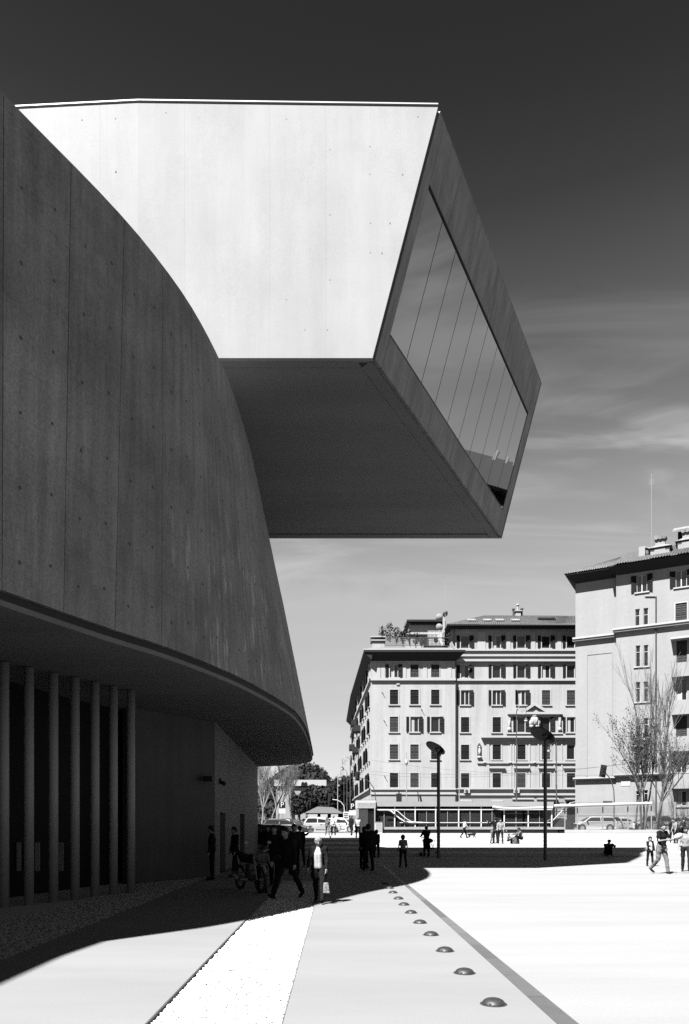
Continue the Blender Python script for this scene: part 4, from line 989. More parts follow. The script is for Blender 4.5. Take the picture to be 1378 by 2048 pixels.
# pole lamps with tilted discs
def disc_lamp(px, py, hpx, hpy, half, lab):
    b = G(px, py); Y = b.y; hz = HC + (1650 - hpy) / F * Y; hx = (hpx - 689) / F * Y
    e = empty('pole_lamp', b, 0, lab, 'street lamp', 'slender pole lamps with tilted disc reflectors')
    top = hz - .25
    m = MB(); m.lathe([(.085, 0), (.09, .0), (.085, .3), (.08, top)], (0, 0, 0), 14); m.lathe([(.14, 0), (.14, .02)], (0, 0, 0), 14); m.build('pole', M['lampmetal'], e, smooth=False)
    r = half / F * Y
    mm = Matrix.Rotation(R(32), 4, 'Y') @ Matrix.Rotation(R(-14), 4, 'X')
    c = Vector((hx - b.x, 0, hz))
    m = MB(); m.lathe([(r * .2, .09), (r * .75, .06), (r, 0.015), (r, -.015), (r * .9, -.02), (r * .1, -.02)], (0, 0, 0), 26, mm); o = m.build('disc', M['lampmetal'], e, c, smooth=False)
    m = MB(); m.tube((0, 0, top), c + mm @ Vector((0, 0, -.02)), .03); m.tube((0, 0, top - .35), c + mm @ Vector((r * .7, 0, -.02)), .02); m.build('bracket', M['lampmetal'], e)
    m = MB(); m.tube((.0, 0, top - .1), (.12, -.05, top + .05), .085, .1, 10); m.build('spotlight', M['lampmetal'], e)
disc_lamp(877, 1716, 871, 1496, 21.5, 'shorter tilted disc lamp standing behind the boy at the edge of the shade')
disc_lamp(1090.5, 1720, 1085, 1470, 27, 'taller tilted disc lamp standing in the shaded steps right of the standing group')

def post(x, y, z0, z1, r=.035): 
    m = MB(); m.box(x - r, x + r, y - r, y + r, z0, z1); return m
# low bench wall below the canopy
YF2 = 67.0
q = lambda px, py, Y=YF2: P(px, py, Y)
e = empty('bench_wall', (q(755, 1660).x, YF2, .9), 0, 'long low pale concrete bench wall running under the dark canopy front', 'bench wall')
Lw = q(1128, 1660).x - q(755, 1660).x
m = MB(); m.box(0.3, Lw - .6, -.1, 1.1, 0, .26); m.build('plinth', M['plinth'], e)
m = MB(); m.box(.15, Lw - .3, .1, 1.1, .26, .34); m.build('shadow_recess', M['shade'], e)  # set-back strip coloured near-black to stand for the seat's shadow
for i in range(9):
    m = MB(); m.box(Lw * i / 9 + .01, Lw * (i + 1) / 9 - .01, -.28, 1.2, .34, .56); m.build('seat_slab', M['plinth'], e)
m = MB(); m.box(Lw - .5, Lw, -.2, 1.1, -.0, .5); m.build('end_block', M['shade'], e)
# canopy: roof edge, posts, rails, dark infill
e = empty('mesh_canopy', (q(750, 1660).x, YF2 + .9, 1.2), 0, 'long low canopy with thin white posts and dark mesh infill above the bench wall', 'canopy')
cx_ = lambda px: (px - 750) / F * (YF2 + .9); cz_ = lambda py: HC + (1650 - py) / F * (YF2 + .9) - 1.2
m = MB(); m.box(0, cx_(1107), -.2, 3.6, cz_(1613), cz_(1603.5)); m.build('canopy_slab', M['bandgrey'], e)
m = MB(); m.box(0, cx_(1107), .1, 3.4, cz_(1616.5), cz_(1613.2)); m.build('shadow_gap', M['shade'], e)  # near-black layer standing for the shade below the slab
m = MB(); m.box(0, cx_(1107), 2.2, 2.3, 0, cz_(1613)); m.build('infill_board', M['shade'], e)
for px in (748, 790, 831, 872, 918, 963, 1009, 1057, 1104): post(cx_(px), -.02, 0 if px != 748 else -.2, cz_(1610), .05).build('post', M['white'], e)
for px in (769, 810, 854, 896, 941, 985, 1033, 1080): post(cx_(px), .05, 0, cz_(1622), .022).build('mullion', M['steel'], e)
m = MB(); m.box(0, cx_(1104), -.06, -.02, cz_(1620), cz_(1618)); m.build('top_rail', M['white'], e)
m = MB(); m.box(cx_(800), cx_(1104), -.07, -.03, cz_(1645.8), cz_(1644.4)); m.build('middle_rail', M['white'], e)
m = MB(); m.path([(cx_(a), -.3, cz_(b)) for a, b in ((985, 1614), (1005, 1616.5), (1030, 1617), (1104, 1615.5))], .12, 8); m.build('handrail', M['white'], e)
for k, off in enumerate((0, 12)):
    m = MB(); m.path([(cx_(a + off), -.12 - .3 * k, cz_(b)) for a, b in ((755, 1620), (778, 1620.5), (784, 1623), (800, 1637), (810, 1643), (822, 1645), (845, 1645.5))], .075 - .03 * k, 8); m.build('handrail', M['white'], e)
m = MB(); m.box(cx_(812), cx_(1100), .2, .5, 0, cz_(1652)); m.build('kick_board', mat('dull_kick_board', .05, .8, fine=.3, fscale=6), e)
def mesh_panel(w, h, cw, ch, t):
    def f():
        m = MB(); n = int(w / cw); r = int(h / ch); cw_, ch_ = w / n, h / r
        for j in range(r):
            for i in range(n):
                x0, z0 = i * cw_, j * ch_
                for (a, b, c, d) in ((x0, z0, x0 + cw_ / 2, z0 + ch_), (x0 + cw_ / 2, z0 + ch_, x0 + cw_, z0)):
                    m.add([(a, 0, b), (c, 0, d), (c, 0, d + t), (a, 0, b + t)], [(0, 1, 2, 3)])
        return m.mesh('mesh_panel', M['mesh'])
    return shared(('mp', round(w, 2), round(h, 2), cw, t), f)
pw = cx_(831) - cx_(790)
for k in range(8):
    o = link('mesh_panel', mesh_panel(pw - .1, cz_(1622) - .1, .17, .09, .018), e, (cx_(750) + pw * k * 1.04 + .1, .1, .05)); o['kind'] = 'stuff'
# small mesh kiosk at the left end
e = empty('mesh_kiosk', (q(712, 1660).x, YF2 + .4, .9), 0, 'small kiosk with a bright mesh fascia at the left end of the canopy', 'kiosk')
w = q(752, 0).x - q(712, 0).x; zt1, zt0 = q(0, 1599.5).z - .9, q(0, 1616).z - .9
m = MB(); m.box(0, w, .15, 2.5, zt0, zt1 - .05); m.build('fascia', mat('pale_fascia', .4, .9), e)
o = link('mesh_panel', mesh_panel(w, zt1 - zt0, .17, .09, .04), e, (0, 0, zt0)); o['kind'] = 'stuff'
m = MB(); m.box(.3, w, .3, 2.5, 0, zt0); m.build('kiosk_wall', M['shade'], e)
o = link('mesh_panel', mesh_panel(w * .55, zt0 - .1, .17, .09, .03), e, (.1, .1, .05)); o['kind'] = 'stuff'
for x in (0.05, w - .1): post(x, .05, 0, zt0, .05).build('post', M['steel'], e)
# white utility box
b = P(757, 1665.8, 66.8); m = MB(); m.box(-.33, .33, -.2, .2, 0, .98); e = empty('utility_box', (b.x, 66.7, .9), 0, 'white metal utility box at the left end of the bench wall', 'utility box')
m.build('cabinet', M['white'], e); m = MB(); m.box(-.36, .36, -.23, .23, .98, 1.03); m.build('lid', M['steel'], e); m = MB(); m.box(-.28, .28, -.215, -.2, .1, .9); m.build('door', M['plinth'], e)
# right fence with big mesh
e = empty('mesh_fence', (q(1107, 1660).x, YF2 + 1.2, .9), 0, 'wide galvanised mesh fence with a fat white top pipe in front of parked cars', 'fence')
YQ = YF2 + 1.2; fx_ = lambda px: (px - 1107) / F * YQ; fz_ = lambda py: HC + (1650 - py) / F * YQ - .9
m = MB(); m.box(.1, fx_(1500), -.3, .3, 0, fz_(1659.5)); m.build('kerb', M['step'], e)
pxs = [1110, 1137, 1162, 1213, 1263, 1310, 1357, 1404]
for px in pxs: post(fx_(px), 0, 0, fz_(1604), .045).build('post', M['steel'], e)
for a, b in zip(pxs[2:], pxs[3:]):
    o = link('mesh_panel', mesh_panel(fx_(b) - fx_(a) - .09, fz_(1604.5) - .3, .22, .1, .027), e, (fx_(a) + .045, 0, .3)); o['kind'] = 'stuff'
o = link('mesh_panel', mesh_panel(fx_(1162) - fx_(1110) - .09, fz_(1612) - .3, .22, .1, .027), e, (fx_(1110) + .045, 0, .3)); o['kind'] = 'stuff'
m = MB(); m.tube((0, -.3, fz_(1612.5)), (fx_(1308), -.3, fz_(1606.8)), .15, .13, 8); m.build('pipe_rail', M['white'], e)
m = MB(); m.path([(fx_(a), -.2, fz_(b)) for a, b in ((1111, 1642), (1140, 1612), (1147, 1606), (1158, 1603.5))], .05, 6); m.build('brace', M['steel'], e)
m = MB(); m.box(fx_(1150), fx_(1420), .03, .06, fz_(1632.5), fz_(1631.3)); m.build('middle_wire', M['dark'], e)
m = MB(); m.box(fx_(1213), fx_(1232), -.06, -.02, fz_(1607), fz_(1602)); m.build('top_plate', M['dark'], e)
# advertisement panels / bus signs
def sign_P(px, py, Y, lab, zbase=.9, s=.62, extra=True):
    b = P(px, 0, Y); z = HC + (1650 - py) / F * Y
    e = empty('parking_sign', (b.x, Y, zbase), 0, lab, 'road sign')
    m = MB(); m.tube((0, 0, 0), (0, 0, z - zbase + s / 2), .035, None, 6); m.build('post', M['steel'], e)
    m = MB(); m.box(-s / 2, s / 2, -.08, -.05, z - zbase - s / 2, z - zbase + s / 2); bd = m.build('board', M['shade'], e)
    cu = bpy.data.curves.new('letter_P', 'FONT'); cu.body = 'P'; cu.size = s * 1.15; cu.align_x = 'CENTER'; cu.align_y = 'CENTER'; cu.extrude = .004; cu.materials.append(M['white'])
    tmp = bpy.data.objects.new('letter_tmp', cu); me_ = bpy.data.meshes.new_from_object(tmp); me_.materials.clear(); me_.materials.append(M['white']); bpy.data.objects.remove(tmp)
    o = bpy.data.objects.new('letter', me_); COL.objects.link(o); o.parent = bd; o.location = (0, -.088, z - zbase); o.rotation_euler = (R(90), 0, 0)
    if extra: m = MB(); m.box(-s * .5, s * .5, -.08, -.05, z - zbase - s * 1.35, z - zbase - s * .6); m.build('small_plate', M['white'], e)
sign_P(564.5, 1610, 72, 'dark parking sign with a white plate under it, among the bare trees')
sign_P(704.5, 1613, 69, 'dark parking sign at the street corner beside the mesh kiosk')
b = P(692, 1622, 74); e = empty('bus_stop_sign', (b.x, 74, .9), 0, 'small bus stop sign with a dark board at the street corner', 'bus stop')
m = MB(); m.tube((0, 0, 0), (0, 0, 2.2), .03, None, 6); m.build('post', M['dark'], e); m = MB(); m.box(-.28, .28, -.06, -.03, 1.3, 2.1); m.build('board', M['white'], e)
for z in (1.45, 1.65, 1.85): m = MB(); m.box(-.2, .2, -.068, -.062, z, z + .1); m.build('notice_strip', M['shade'], e)
# ornate crozier lamps
def crozier(px, pyb, pyt, Y, side, lab, globe=True, zb=.9, rcurl=.55):
    b = P(px, pyb, Y); zt_ = HC + (1650 - pyt) / F * Y - zb; r = rcurl
    e = empty('ornate_street_lamp', (b.x, Y, zb), 0, lab, 'street lamp', 'old cast iron lamps along the street')
    m = MB(); m.lathe([(.16, 0), (.16, .9), (.09, 1.1), (.075, zt_ * .5), (.11, zt_ * .5 + .05), (.06, zt_ * .5 + .1), (.05, zt_ - r)], (0, 0, 0), 8); m.build('pole', M['lampmetal'], e)
    pts = [Vector((0, 0, zt_ - r - .2))]
    for i in range(15):
        a = math.pi - i / 14 * math.pi * 1.55; rr_ = r * (1 - .35 * i / 14); pts.append(Vector((side * (r + rr_ * math.cos(a)), 0, zt_ - r + rr_ * math.sin(a))))
    m = MB(); m.path(pts, .03, 6)
    c = Vector((side * r * 1.1, 0, zt_ - r * 1.05)); m.path([c + Vector((.22 * math.cos(k) * (1 - k / 9), 0, .22 * math.sin(k) * (1 - k / 9))) for k in [j * .7 for j in range(10)]], .02, 5)
    m.build('crook', M['lampmetal'], e)
    x = side * r * 1.75
    m = MB(); m.tube((x, 0, zt_ - r * 1.1), (x, 0, zt_ - r * 2.2), .02); m.lathe([(.04, zt_ - r * 2.2), (.12, zt_ - r * 2.35), (.24, zt_ - r * 2.6)], (x, 0, 0), 10); m.build('lantern_cap', M['lampmetal'], e)
    m = MB(); m.ell((x, 0, zt_ - r * 2.75), .22, .22, .2); m.build('globe', M['white'], e, smooth=True)
crozier(1033, 1604, 1411, 82, 1, 'tall old street lamp with curled crook and pale globe before the stone crest', rcurl=.62)
crozier(1113, 1606, 1478, 84, -1, 'thin curled street lamp just right of the taller disc lamp', rcurl=.5)
crozier(700.5, 1640, 1513, 88, -1, 'tallest of the curled lamps at the far street corner', rcurl=.55)
crozier(694, 1640, 1538, 100, -1, 'middle curled lamp at the far street corner', rcurl=.5)
crozier(688, 1640, 1555, 112, -1, 'lowest curled lamp at the far street corner', rcurl=.45)
def pole_lamp(px, pyt, Y, lab, lant):
    b = P(px, 0, Y); zt_ = HC + (1650 - pyt) / F * Y - .9
    e = empty('post_lantern' if lant else 'steel_mast', (b.x, Y, .9), 0, lab, 'street lamp' if lant else 'mast')
    m = MB(); m.lathe([(.1, 0), (.06, 1), (.045, zt_)], (0, 0, 0), 8); m.build('pole', M['steel'], e)
    if lant:
        z = HC + (1650 - 1527) / F * Y - .9
        m = MB(); m.lathe([(.05, z - .3), (.2, z + .05), (.2, z + .15), (.02, z + .6)], (0, 0, 0), 8); m.build('lantern', M['steel'], e)
    else:
        m = MB(); m.box(-.12, .12, -.03, .03, zt_ * .93, zt_ * .95); m.build('cross_bar', M['steel'], e)
pole_lamp(813, 1503, 88, 'thin post with a small lantern in front of the left windows', True)
pole_lamp(918.5, 1502, 88, 'plain steel mast standing just right of the downpipe', False)
pole_lamp(675.5, 1548, 90, 'pale bare mast against the dark trees beside the far corner', False)
# traffic lights
def traffic(base, bendpts, head, Y, lab, rot, mtl='lampmetal', s=1.0):
    b = P(base[0], base[1], Y); e = empty('traffic_light', (b.x, Y, .9), 0, lab, 'traffic light')
    pts = [P(px, py, Y) - Vector((b.x, Y, .9)) for px, py in bendpts]
    m = MB(); m.path([Vector((0, 0, 0))] + pts, .05 * s, 8); m.build('curved_arm', M[mtl], e)
    c = P(head[0], head[1], Y) - Vector((b.x, Y, .9))
    mm = Matrix.Rotation(rot, 4, 'Y')
    h = MB(); h.box(-.13 * s, .13 * s, -.1, .1, -.45 * s, .45 * s, mm); o = h.build('signal_head', M['black'], e, c)
    for z in (-.28, 0, .28):
        v = MB(); v.tube(mm @ Vector((0, -.1, z * s)), mm @ Vector((.02, -.3, z * s)), .11 * s, .12 * s, 10); v.build('visor', M['black'], o)
    bb = MB(); bb.box(-.3 * s, .3 * s, .1, .12, -.6 * s, .6 * s, mm); bb.build('backboard', M['black'], o)
traffic((1228, 1660), [(1228, 1625), (1228.5, 1600), (1227.5, 1580), (1223, 1563), (1218, 1554), (1211, 1546)], (1207, 1542), 70, 'traffic light on a curved arm before the blank wall of the right building', R(10))
traffic((752, 1660), [(752, 1610), (751, 1590), (747, 1575), (738, 1563), (728, 1557), (720, 1556)], (715, 1552), 76, 'traffic light on a thin curved arm at the left corner of the frontal building', R(0), s=.8)
traffic((689, 1660), [(689, 1622), (688, 1612), (682, 1604), (674, 1600), (664, 1599)], (660, 1597), 80, 'low traffic light on a pale curved arm against the dark trees', R(5), mtl='white', s=.8)
b = P(798, 1600, 76); e = empty('traffic_light', (b.x, 76, .9), 0, 'upright traffic light seen from behind above the canopy, between lantern and corner', 'traffic light')
m = MB(); m.tube((0, 0, 0), (0, 0, 4.3), .06); m.build('pole', M['black'], e)
m = MB(); m.box(-.28, .28, -.1, .1, 2.6, 4.05); m.build('backboard', M['black'], e)
b = P(843, 1600, 77); e = empty('traffic_light', (b.x, 77, .9), 0, 'pair of slanting dark signal arms above the canopy near the shorter disc lamp', 'traffic light')
m = MB(); m.tube((0, 0, 0), (-.4, 0, 4.3), .05); m.build('pole', M['black'], e); m = MB(); m.tube((.2, 0, 2.3), (-.2, 0, 4.0), .1); m.build('signal_arm', M['black'], e)
m = MB(); m.ell((-1.0, 0, 2.6), .35, .1, .25); m.build('signal_mirror', M['black'], e)
# overhead tram wires
for i, (a, b_) in enumerate((((742, 1543, 92), (1378, 1513, 66)), ((742, 1549, 92), (1300, 1520, 70)), ((742, 1520, 92), (1378, 1545, 66)))):
    pa, pb = P(*a), P(*b_); m = MB(); pts = [pa.lerp(pb, t / 10) - Vector((0, 0, .9 * (1 - (2 * t / 10 - 1) ** 2))) for t in range(11)]; m.path(pts, .012, 4)
    tag(m.build('overhead_wire', M['dark']), ['highest overhead wire sloping up towards the right building', 'middle overhead wire sagging across the frontal facade', 'overhead wire sloping down towards the bare trees'][i], 'wire', 'overhead wires across the street')

# ================================================================ vehicles
carglass = mat('car_glass', 0.01, 0.08, spec=0.5); tyre = mat('tyre_rubber', 0.012, 0.8); rimm = mat('alloy_rim', 0.16, 0.4); carwhite = mat('white_car_paint', 0.24, 0.35); cardark = mat('dark_car_paint', 0.015, 0.25); carsil = mat('silver_car_paint', 0.19, 0.35)
def car(px, py, Y, Lc, Hc, paint, lab, heading=0.0, zb=.91, kind='hatch'):
    """profile runs along local x, nose at +x, width along y"""
    b = P(px, py, Y); e = empty('parked_car', (b.x, Y, zb), heading, lab, 'car', 'cars standing along the street')
    Wc = 1.66; hl = Lc / 2
    if kind == 'hatch':
        low = [(-hl, .35), (-hl + .03, .75), (-hl + .1, .92), (hl * .18, .93), (hl * .55, .9), (hl * .93, .72), (hl, .5), (hl - .03, .25), (hl - .3, .18), (-hl + .25, .18)]
        gh = [(-hl + .1, .92), (-hl + .38, Hc - .1), (-hl + .7, Hc - .01), (0, Hc), (hl * .22, Hc - .06), (hl * .58, .9)]
    else:
        low = [(-hl, .4), (-hl + .02, .8), (-hl + .2, .95), (hl * .25, .93), (hl * .6, .88), (hl * .95, .7), (hl, .5), (hl - .03, .25), (hl - .3, .18), (-hl + .25, .18)]
        gh = [(-hl * .72, .93), (-hl * .42, Hc - .05), (-hl * .1, Hc), (hl * .12, Hc - .03), (hl * .48, .9)]
    def loft(poly, ws, name, mt, par, out=0.0, bev=.04):
        m = MB(); n = len(poly); vs = []
        for s in (-1, 1):
            for (x, z), w in zip(poly, ws): vs.append((x, s * (w + out), z))
        fs = [tuple(range(n)), tuple(reversed(range(n, 2 * n)))] + [(i, n + i, n + (i + 1) % n, (i + 1) % n) for i in range(n)]
        m.add(vs, fs); return m.build(name, mt, par, bevel=bev)
    loft(low, [Wc / 2 * (.9 if x < -hl + .08 or x > hl - .3 else 1) for x, z in low], 'body', paint, e, bev=.06)
    gw = [Wc / 2 - .03 if z < 1.0 else Wc / 2 - .2 for x, z in gh]
    loft(gh, gw, 'cabin', paint, e, bev=.05)
    def lerpg(t, z):   # side window polygon on the cabin flank
        return Wc / 2 - .03 - .17 * min(1, max(0, (z - .92) / (Hc - 1.0)))
    zt_ = Hc - .12
    def xin(z, rear):
        pts = gh if rear else list(reversed(gh))
        for (xa, za), (xb2, zb2) in zip(pts, pts[1:]):
            if za <= z <= zb2 and zb2 > za: return lerp(xa, xb2, (z - za) / (zb2 - za))
        return pts[1][0]
    xr0, xr1, xf0, xf1 = xin(.98, 1) + .12, xin(zt_, 1) + .12, xin(.98, 0) - .1, xin(zt_, 0) - .08
    xm = (xr0 + xf0) / 2 - .05
    for s in (-1, 1):
        for (a0, a1, b1, b0) in ((xr0, xr1, xm - .04, xm - .04), (xm + .04, xm + .04, xf1, xf0)):
            yl, yh = s * (lerpg(0, .98) + .012), s * (lerpg(0, zt_) + .012)
            m = MB(); pts = [Vector((a0, yl, .98)), Vector((b0, yl, .98)), Vector((b1, yh, zt_)), Vector((a1, yh, zt_))]
            m.extr(pts, Vector((0, -s * .03, 0))); m.build('side_window', carglass, e)
    for rear in (1, 0):
        x0, x1_ = xin(.97, rear), xin(zt_ + .04, rear); o_ = -.012 if rear else .012
        m = MB(); m.extr([Vector((x0 + o_, -.62, .97)), Vector((x0 + o_, .62, .97)), Vector((x1_ + o_, .5, zt_ + .04)), Vector((x1_ + o_, -.5, zt_ + .04))], Vector((-o_ * 2, 0, 0))); m.build('windscreen' if not rear else 'rear_window', carglass, e)
    for x in (-hl * .62, hl * .64):
        for s in (-1, 1):
            mm = Matrix.Rotation(R(90), 4, 'X')
            m = MB(); m.lathe([(.3, -.1), (.31, -.06), (.31, .06), (.3, .1)], (0, 0, 0), 18, mm); w_ = m.build('wheel', tyre, e, (x, s * (Wc / 2 - .08), .3))
            m = MB(); m.lathe([(.2, -.104), (.2, .104)], (0, 0, 0), 14, mm); m.build('rim', rimm, w_)
            m = MB(); m.lathe([(.36, -.02), (.36, .02)], (0, 0, 0), 18, mm); m.build('wheel_arch', M['black'], e, (x, s * (Wc / 2 - .015), .33))
    for s in (-1, 1):
        m = MB(); m.ell((0, 0, 0), .1, .16, .09, 8, 5); m.build('headlight', rimm, e, (hl - .06, s * .58, .62)); m = MB(); m.box(-.03, .03, -.1, .1, -.1, .1); m.build('tail_light', M['dark'], e, (-hl + .04, s * .66, .75))
        m = MB(); m.ell((0, 0, 0), .08, .1, .07, 8, 5); m.build('wing_mirror', M['black'] if paint is carwhite else paint, e, (hl * .42, s * (Wc / 2 + .06), .98))
    m = MB(); m.box(-.01, .02, -.26, .26, -.06, .06); m.build('number_plate', M['white'], e, (hl, 0, .42))
    m = MB(); m.box(-.6, .6, -Wc / 2 - .004, -Wc / 2 + .01, .3, .34); m.build('sill_trim', M['dark'], e)
    for xx in (-.05, ): 
        m = MB(); m.box(xx - .09, xx + .09, -Wc / 2 - .02, -Wc / 2, .78, .81); m.build('door_handle', M['dark'], e)
    return e
car(644, 1667, 70, 3.65, 1.5, carwhite, 'small white hatchback on the sunlit street behind the walking pair')
car(686, 1667, 74.5, 3.6, 1.5, carwhite, 'second white hatchback partly hidden behind the man in a white shirt', heading=R(-25))
for i, (px, Y, ln, hh, pt, lab, kd) in enumerate(((1120, 72, 4.1, 1.42, cardark, 'dark car at the left end of the fence beside the canopy', 'sedan'), (1187, 72, 4.3, 1.46, carwhite, 'white car with a high arched roof left of the traffic light post', 'hatch'), (1243, 73, 4.3, 1.42, carsil, 'silver car just right of the traffic light post behind the fence', 'sedan'),
                                                 (1301, 72.3, 4.2, 1.5, carwhite, 'white car behind the fence half hidden by the bare trees', 'hatch'), (1362, 73, 4.3, 1.45, carsil, 'silver car at the right edge behind the bare trees', 'sedan'))):
    car(px, 1667, Y, ln, hh, pt, lab, heading=math.pi if i % 2 else 0, kind=kd, zb=1.05 if i else .92)
car(538, 1672, 44, 4.2, 1.42, cardark, 'dark parked car in the shade under the overhang at the left', heading=R(-60), zb=.3)
car(575, 1668, 62, 4.2, 1.45, cardark, 'dark car standing in the street shade behind the crowd', heading=R(-15), zb=.76)

# motorbike in the shade
def motorbike():
    p = G(500, 1782); e = empty('motorbike', (p.x, p.y, 0), R(-58), 'parked motorbike with a pale swingarm in the shade beside the walking man', 'motorbike')
    mm = Matrix.Rotation(R(90), 4, 'X')
    for x in (-.6, .62):
        m = MB(); n = 20
        for i in range(n):
            a0, a1 = 2 * math.pi * i / n, 2 * math.pi * (i + 1) / n; m.tube((.28 * math.cos(a0), 0, .28 * math.sin(a0)), (.28 * math.cos(a1), 0, .28 * math.sin(a1)), .045, None, 6, False)
        w_ = m.build('wheel', tyre, e, (x, 0, .32))
        m = MB(); m.lathe([(.05, -.07), (.05, .07)], (0, 0, 0), 10, mm)
        for i in range(10): a = i * math.pi / 5; m.tube((0, 0, 0), (.25 * math.cos(a), 0, .25 * math.sin(a)), .008, None, 4)
        m.build('rim', rimm, w_)
        m = MB(); m.lathe([(.13, -.075), (.13, -.065)], (0, 0, 0), 14, mm); m.build('brake_disc', rimm, w_)
    chrome = mat('pale_cast_alloy', 0.2, 0.5)
    m = MB(); m.path([(.62, -.09, .32), (.42, -.09, .9)], .028, 8); m.path([(.62, .09, .32), (.42, .09, .9)], .028, 8); m.build('fork', chrome, e)
    m = MB(); m.path([(-.6, -.09, .32), (-.2, -.11, .42), (-.1, -.11, .38)], .035, 8); m.path([(-.6, .09, .32), (-.1, .11, .4)], .035, 8); m.build('swingarm', chrome, e)
    m = MB(); m.ell((.05, 0, .42), .22, .14, .18); m.box(-.05, .18, -.1, .1, .5, .68); m.build('engine', M['dark'], e)
    m = MB(); m.ell((.16, 0, .82), .28, .15, .13); m.build('fuel_tank', cardark, e, smooth=True)
    m = MB(); m.chain([(-.1, 0, .8), (-.4, 0, .82), (-.72, 0, .95)], [.11, .12, .05]); m.build('saddle', M['black'], e, smooth=True)
    m = MB(); m.path([(.42, 0, .9), (.4, -.33, 1.05)], .016, 6); m.path([(.42, 0, .9), (.4, .33, 1.05)], .016, 6); m.build('handlebar', M['steel'], e)
    for s in (-1, 1):
        m = MB(); m.tube((.4, s * .25, 1.02), (.44, s * .3, 1.2), .008); m.ell((.44, s * .31, 1.22), .02, .06, .04); m.build('mirror', M['steel'], e)
    m = MB(); m.ell((.52, 0, .86), .09, .1, .1); m.build('headlight', chrome, e, smooth=True)
    m = MB(); m.chain([(.1, -.14, .3), (-.3, -.17, .28), (-.65, -.18, .4)], [.03, .05, .055]); m.build('exhaust', chrome, e, smooth=True)
    m = MB(); m.path([(.92, 0, .5), (.78, 0, .66), (.6, 0, .7), (.42, 0, .6)], .04, 6); m.build('mudguard', chrome, e)
    m = MB(); m.tube((-.05, .1, .3), (-.1, .32, 0.01), .015); m.build('side_stand', M['steel'], e)
motorbike()

# ================================================================ trees and far background
def tree_bare(name, loc, H, seed, spread, lab, grp, nstem=1, r0=.12, up=.75, depth=5, mt='bark', tw='twig', leaves=0):
    rn = random.Random(seed); e = empty(name, loc, rn.uniform(0, 6), lab, 'tree', grp); tr = MB(); tg = MB(); lf = MB()
    def grow(p, d, L, r, k):
        n = 3; q = p
        for i in range(n):
            d2 = (d + Vector((rn.gauss(0, .09), rn.gauss(0, .09), .05 * up))).normalized(); q2 = q + d2 * L / n
            (tr if k < 2 else tg).tube(q, q2, r * (1 - .25 * i / n), r * (1 - .25 * (i + 1) / n), 6 if k < 2 else 3, False); q = q2; d = d2
            if k >= 1 and k < depth and rn.random() < .6:
                s = d.orthogonal().normalized(); s.rotate(Matrix.Rotation(rn.uniform(0, 6.28), 3, d)) if False else None
                v = Vector((rn.gauss(0, 1), rn.gauss(0, 1), rn.uniform(-.1, .8))).normalized(); grow(q, (d * (.5 + up * .6) + v * spread).normalized(), L * .55, r * .42, k + 1)
        if k < depth:
            for j in range(2 if k else 4):
                v = Vector((rn.gauss(0, 1), rn.gauss(0, 1), rn.uniform(0, .6))).normalized()
                grow(q, (d * (.6 + up) + v * spread * .9).normalized(), L * rn.uniform(.6, .82), r * .6, k + 1)
        elif leaves and rn.random() < leaves:
            s = .07; a = Vector((rn.gauss(0, 1), rn.gauss(0, 1), rn.gauss(0, 1))).normalized(); b = a.orthogonal().normalized(); lf.add([q - b * s, q + a * s, q + b * s, q - a * s], [(0, 1, 2, 3)])
    for s in range(nstem):
        o = Vector((rn.uniform(-.5, .5), rn.uniform(-.4, .4), 0)) * (nstem > 1) ; grow(o, Vector((rn.gauss(0, .08), rn.gauss(0, .08), 1)).normalized(), H * .34, r0 * rn.uniform(.7, 1.0), 0)
    tr.build('trunk', M[mt], e); tg.build('branches', M[tw], e)
    if leaves: lf.build('seed_clusters', M['leafdark'], e)
    return e
g_ = 'bare trees by the mesh fence'
tree_bare('poplar_tree', (P(1337, 0, 64).x, 69.6, .9), 17.5, 3, .26, 'tall bare poplar with upright whips in front of the right building', g_, nstem=2, r0=.13, up=1.5, depth=4, mt='twig')
tree_bare('poplar_tree', (P(1368, 0, 66).x, 71, .9), 16.5, 8, .3, 'bare poplar at the right edge of the picture', g_, nstem=1, r0=.14, up=1.4, depth=4, mt='twig')
tree_bare('bare_tree', (P(1305, 0, 66).x, 69.4, .9), 10.5, 12, .6, 'bushy leafless tree with dark seed clusters left of the tall poplar', g_, nstem=2, r0=.13, up=.7, depth=5, mt='twig', leaves=.8)
tree_bare('bare_tree', (P(1345, 0, 66).x, 68.9, .9), 9, 21, .6, 'low bushy leafless tree behind the man in the black shirt', g_, nstem=2, r0=.13, up=.7, depth=5, mt='twig', leaves=.6)
g2 = 'pale bare trees beyond the overhang'
for i, (px, Y, H, sd_) in enumerate(((524, 76, 7.5, 31), (540, 84, 8.5, 32), (556, 90, 8.5, 33), (588, 98, 9.5, 34), (530, 96, 9, 36))):
    tree_bare('plane_tree', (P(px, 0, Y).x, Y, .9), H, sd_, .5, ['bare pale tree closest to the museum wall end', 'second bare pale tree from the museum wall end', 'bare pale tree just left of the parking sign', 'bare pale tree right of the parking sign', 'farther bare pale tree between the first two'][i], g2, r0=.17, depth=5)
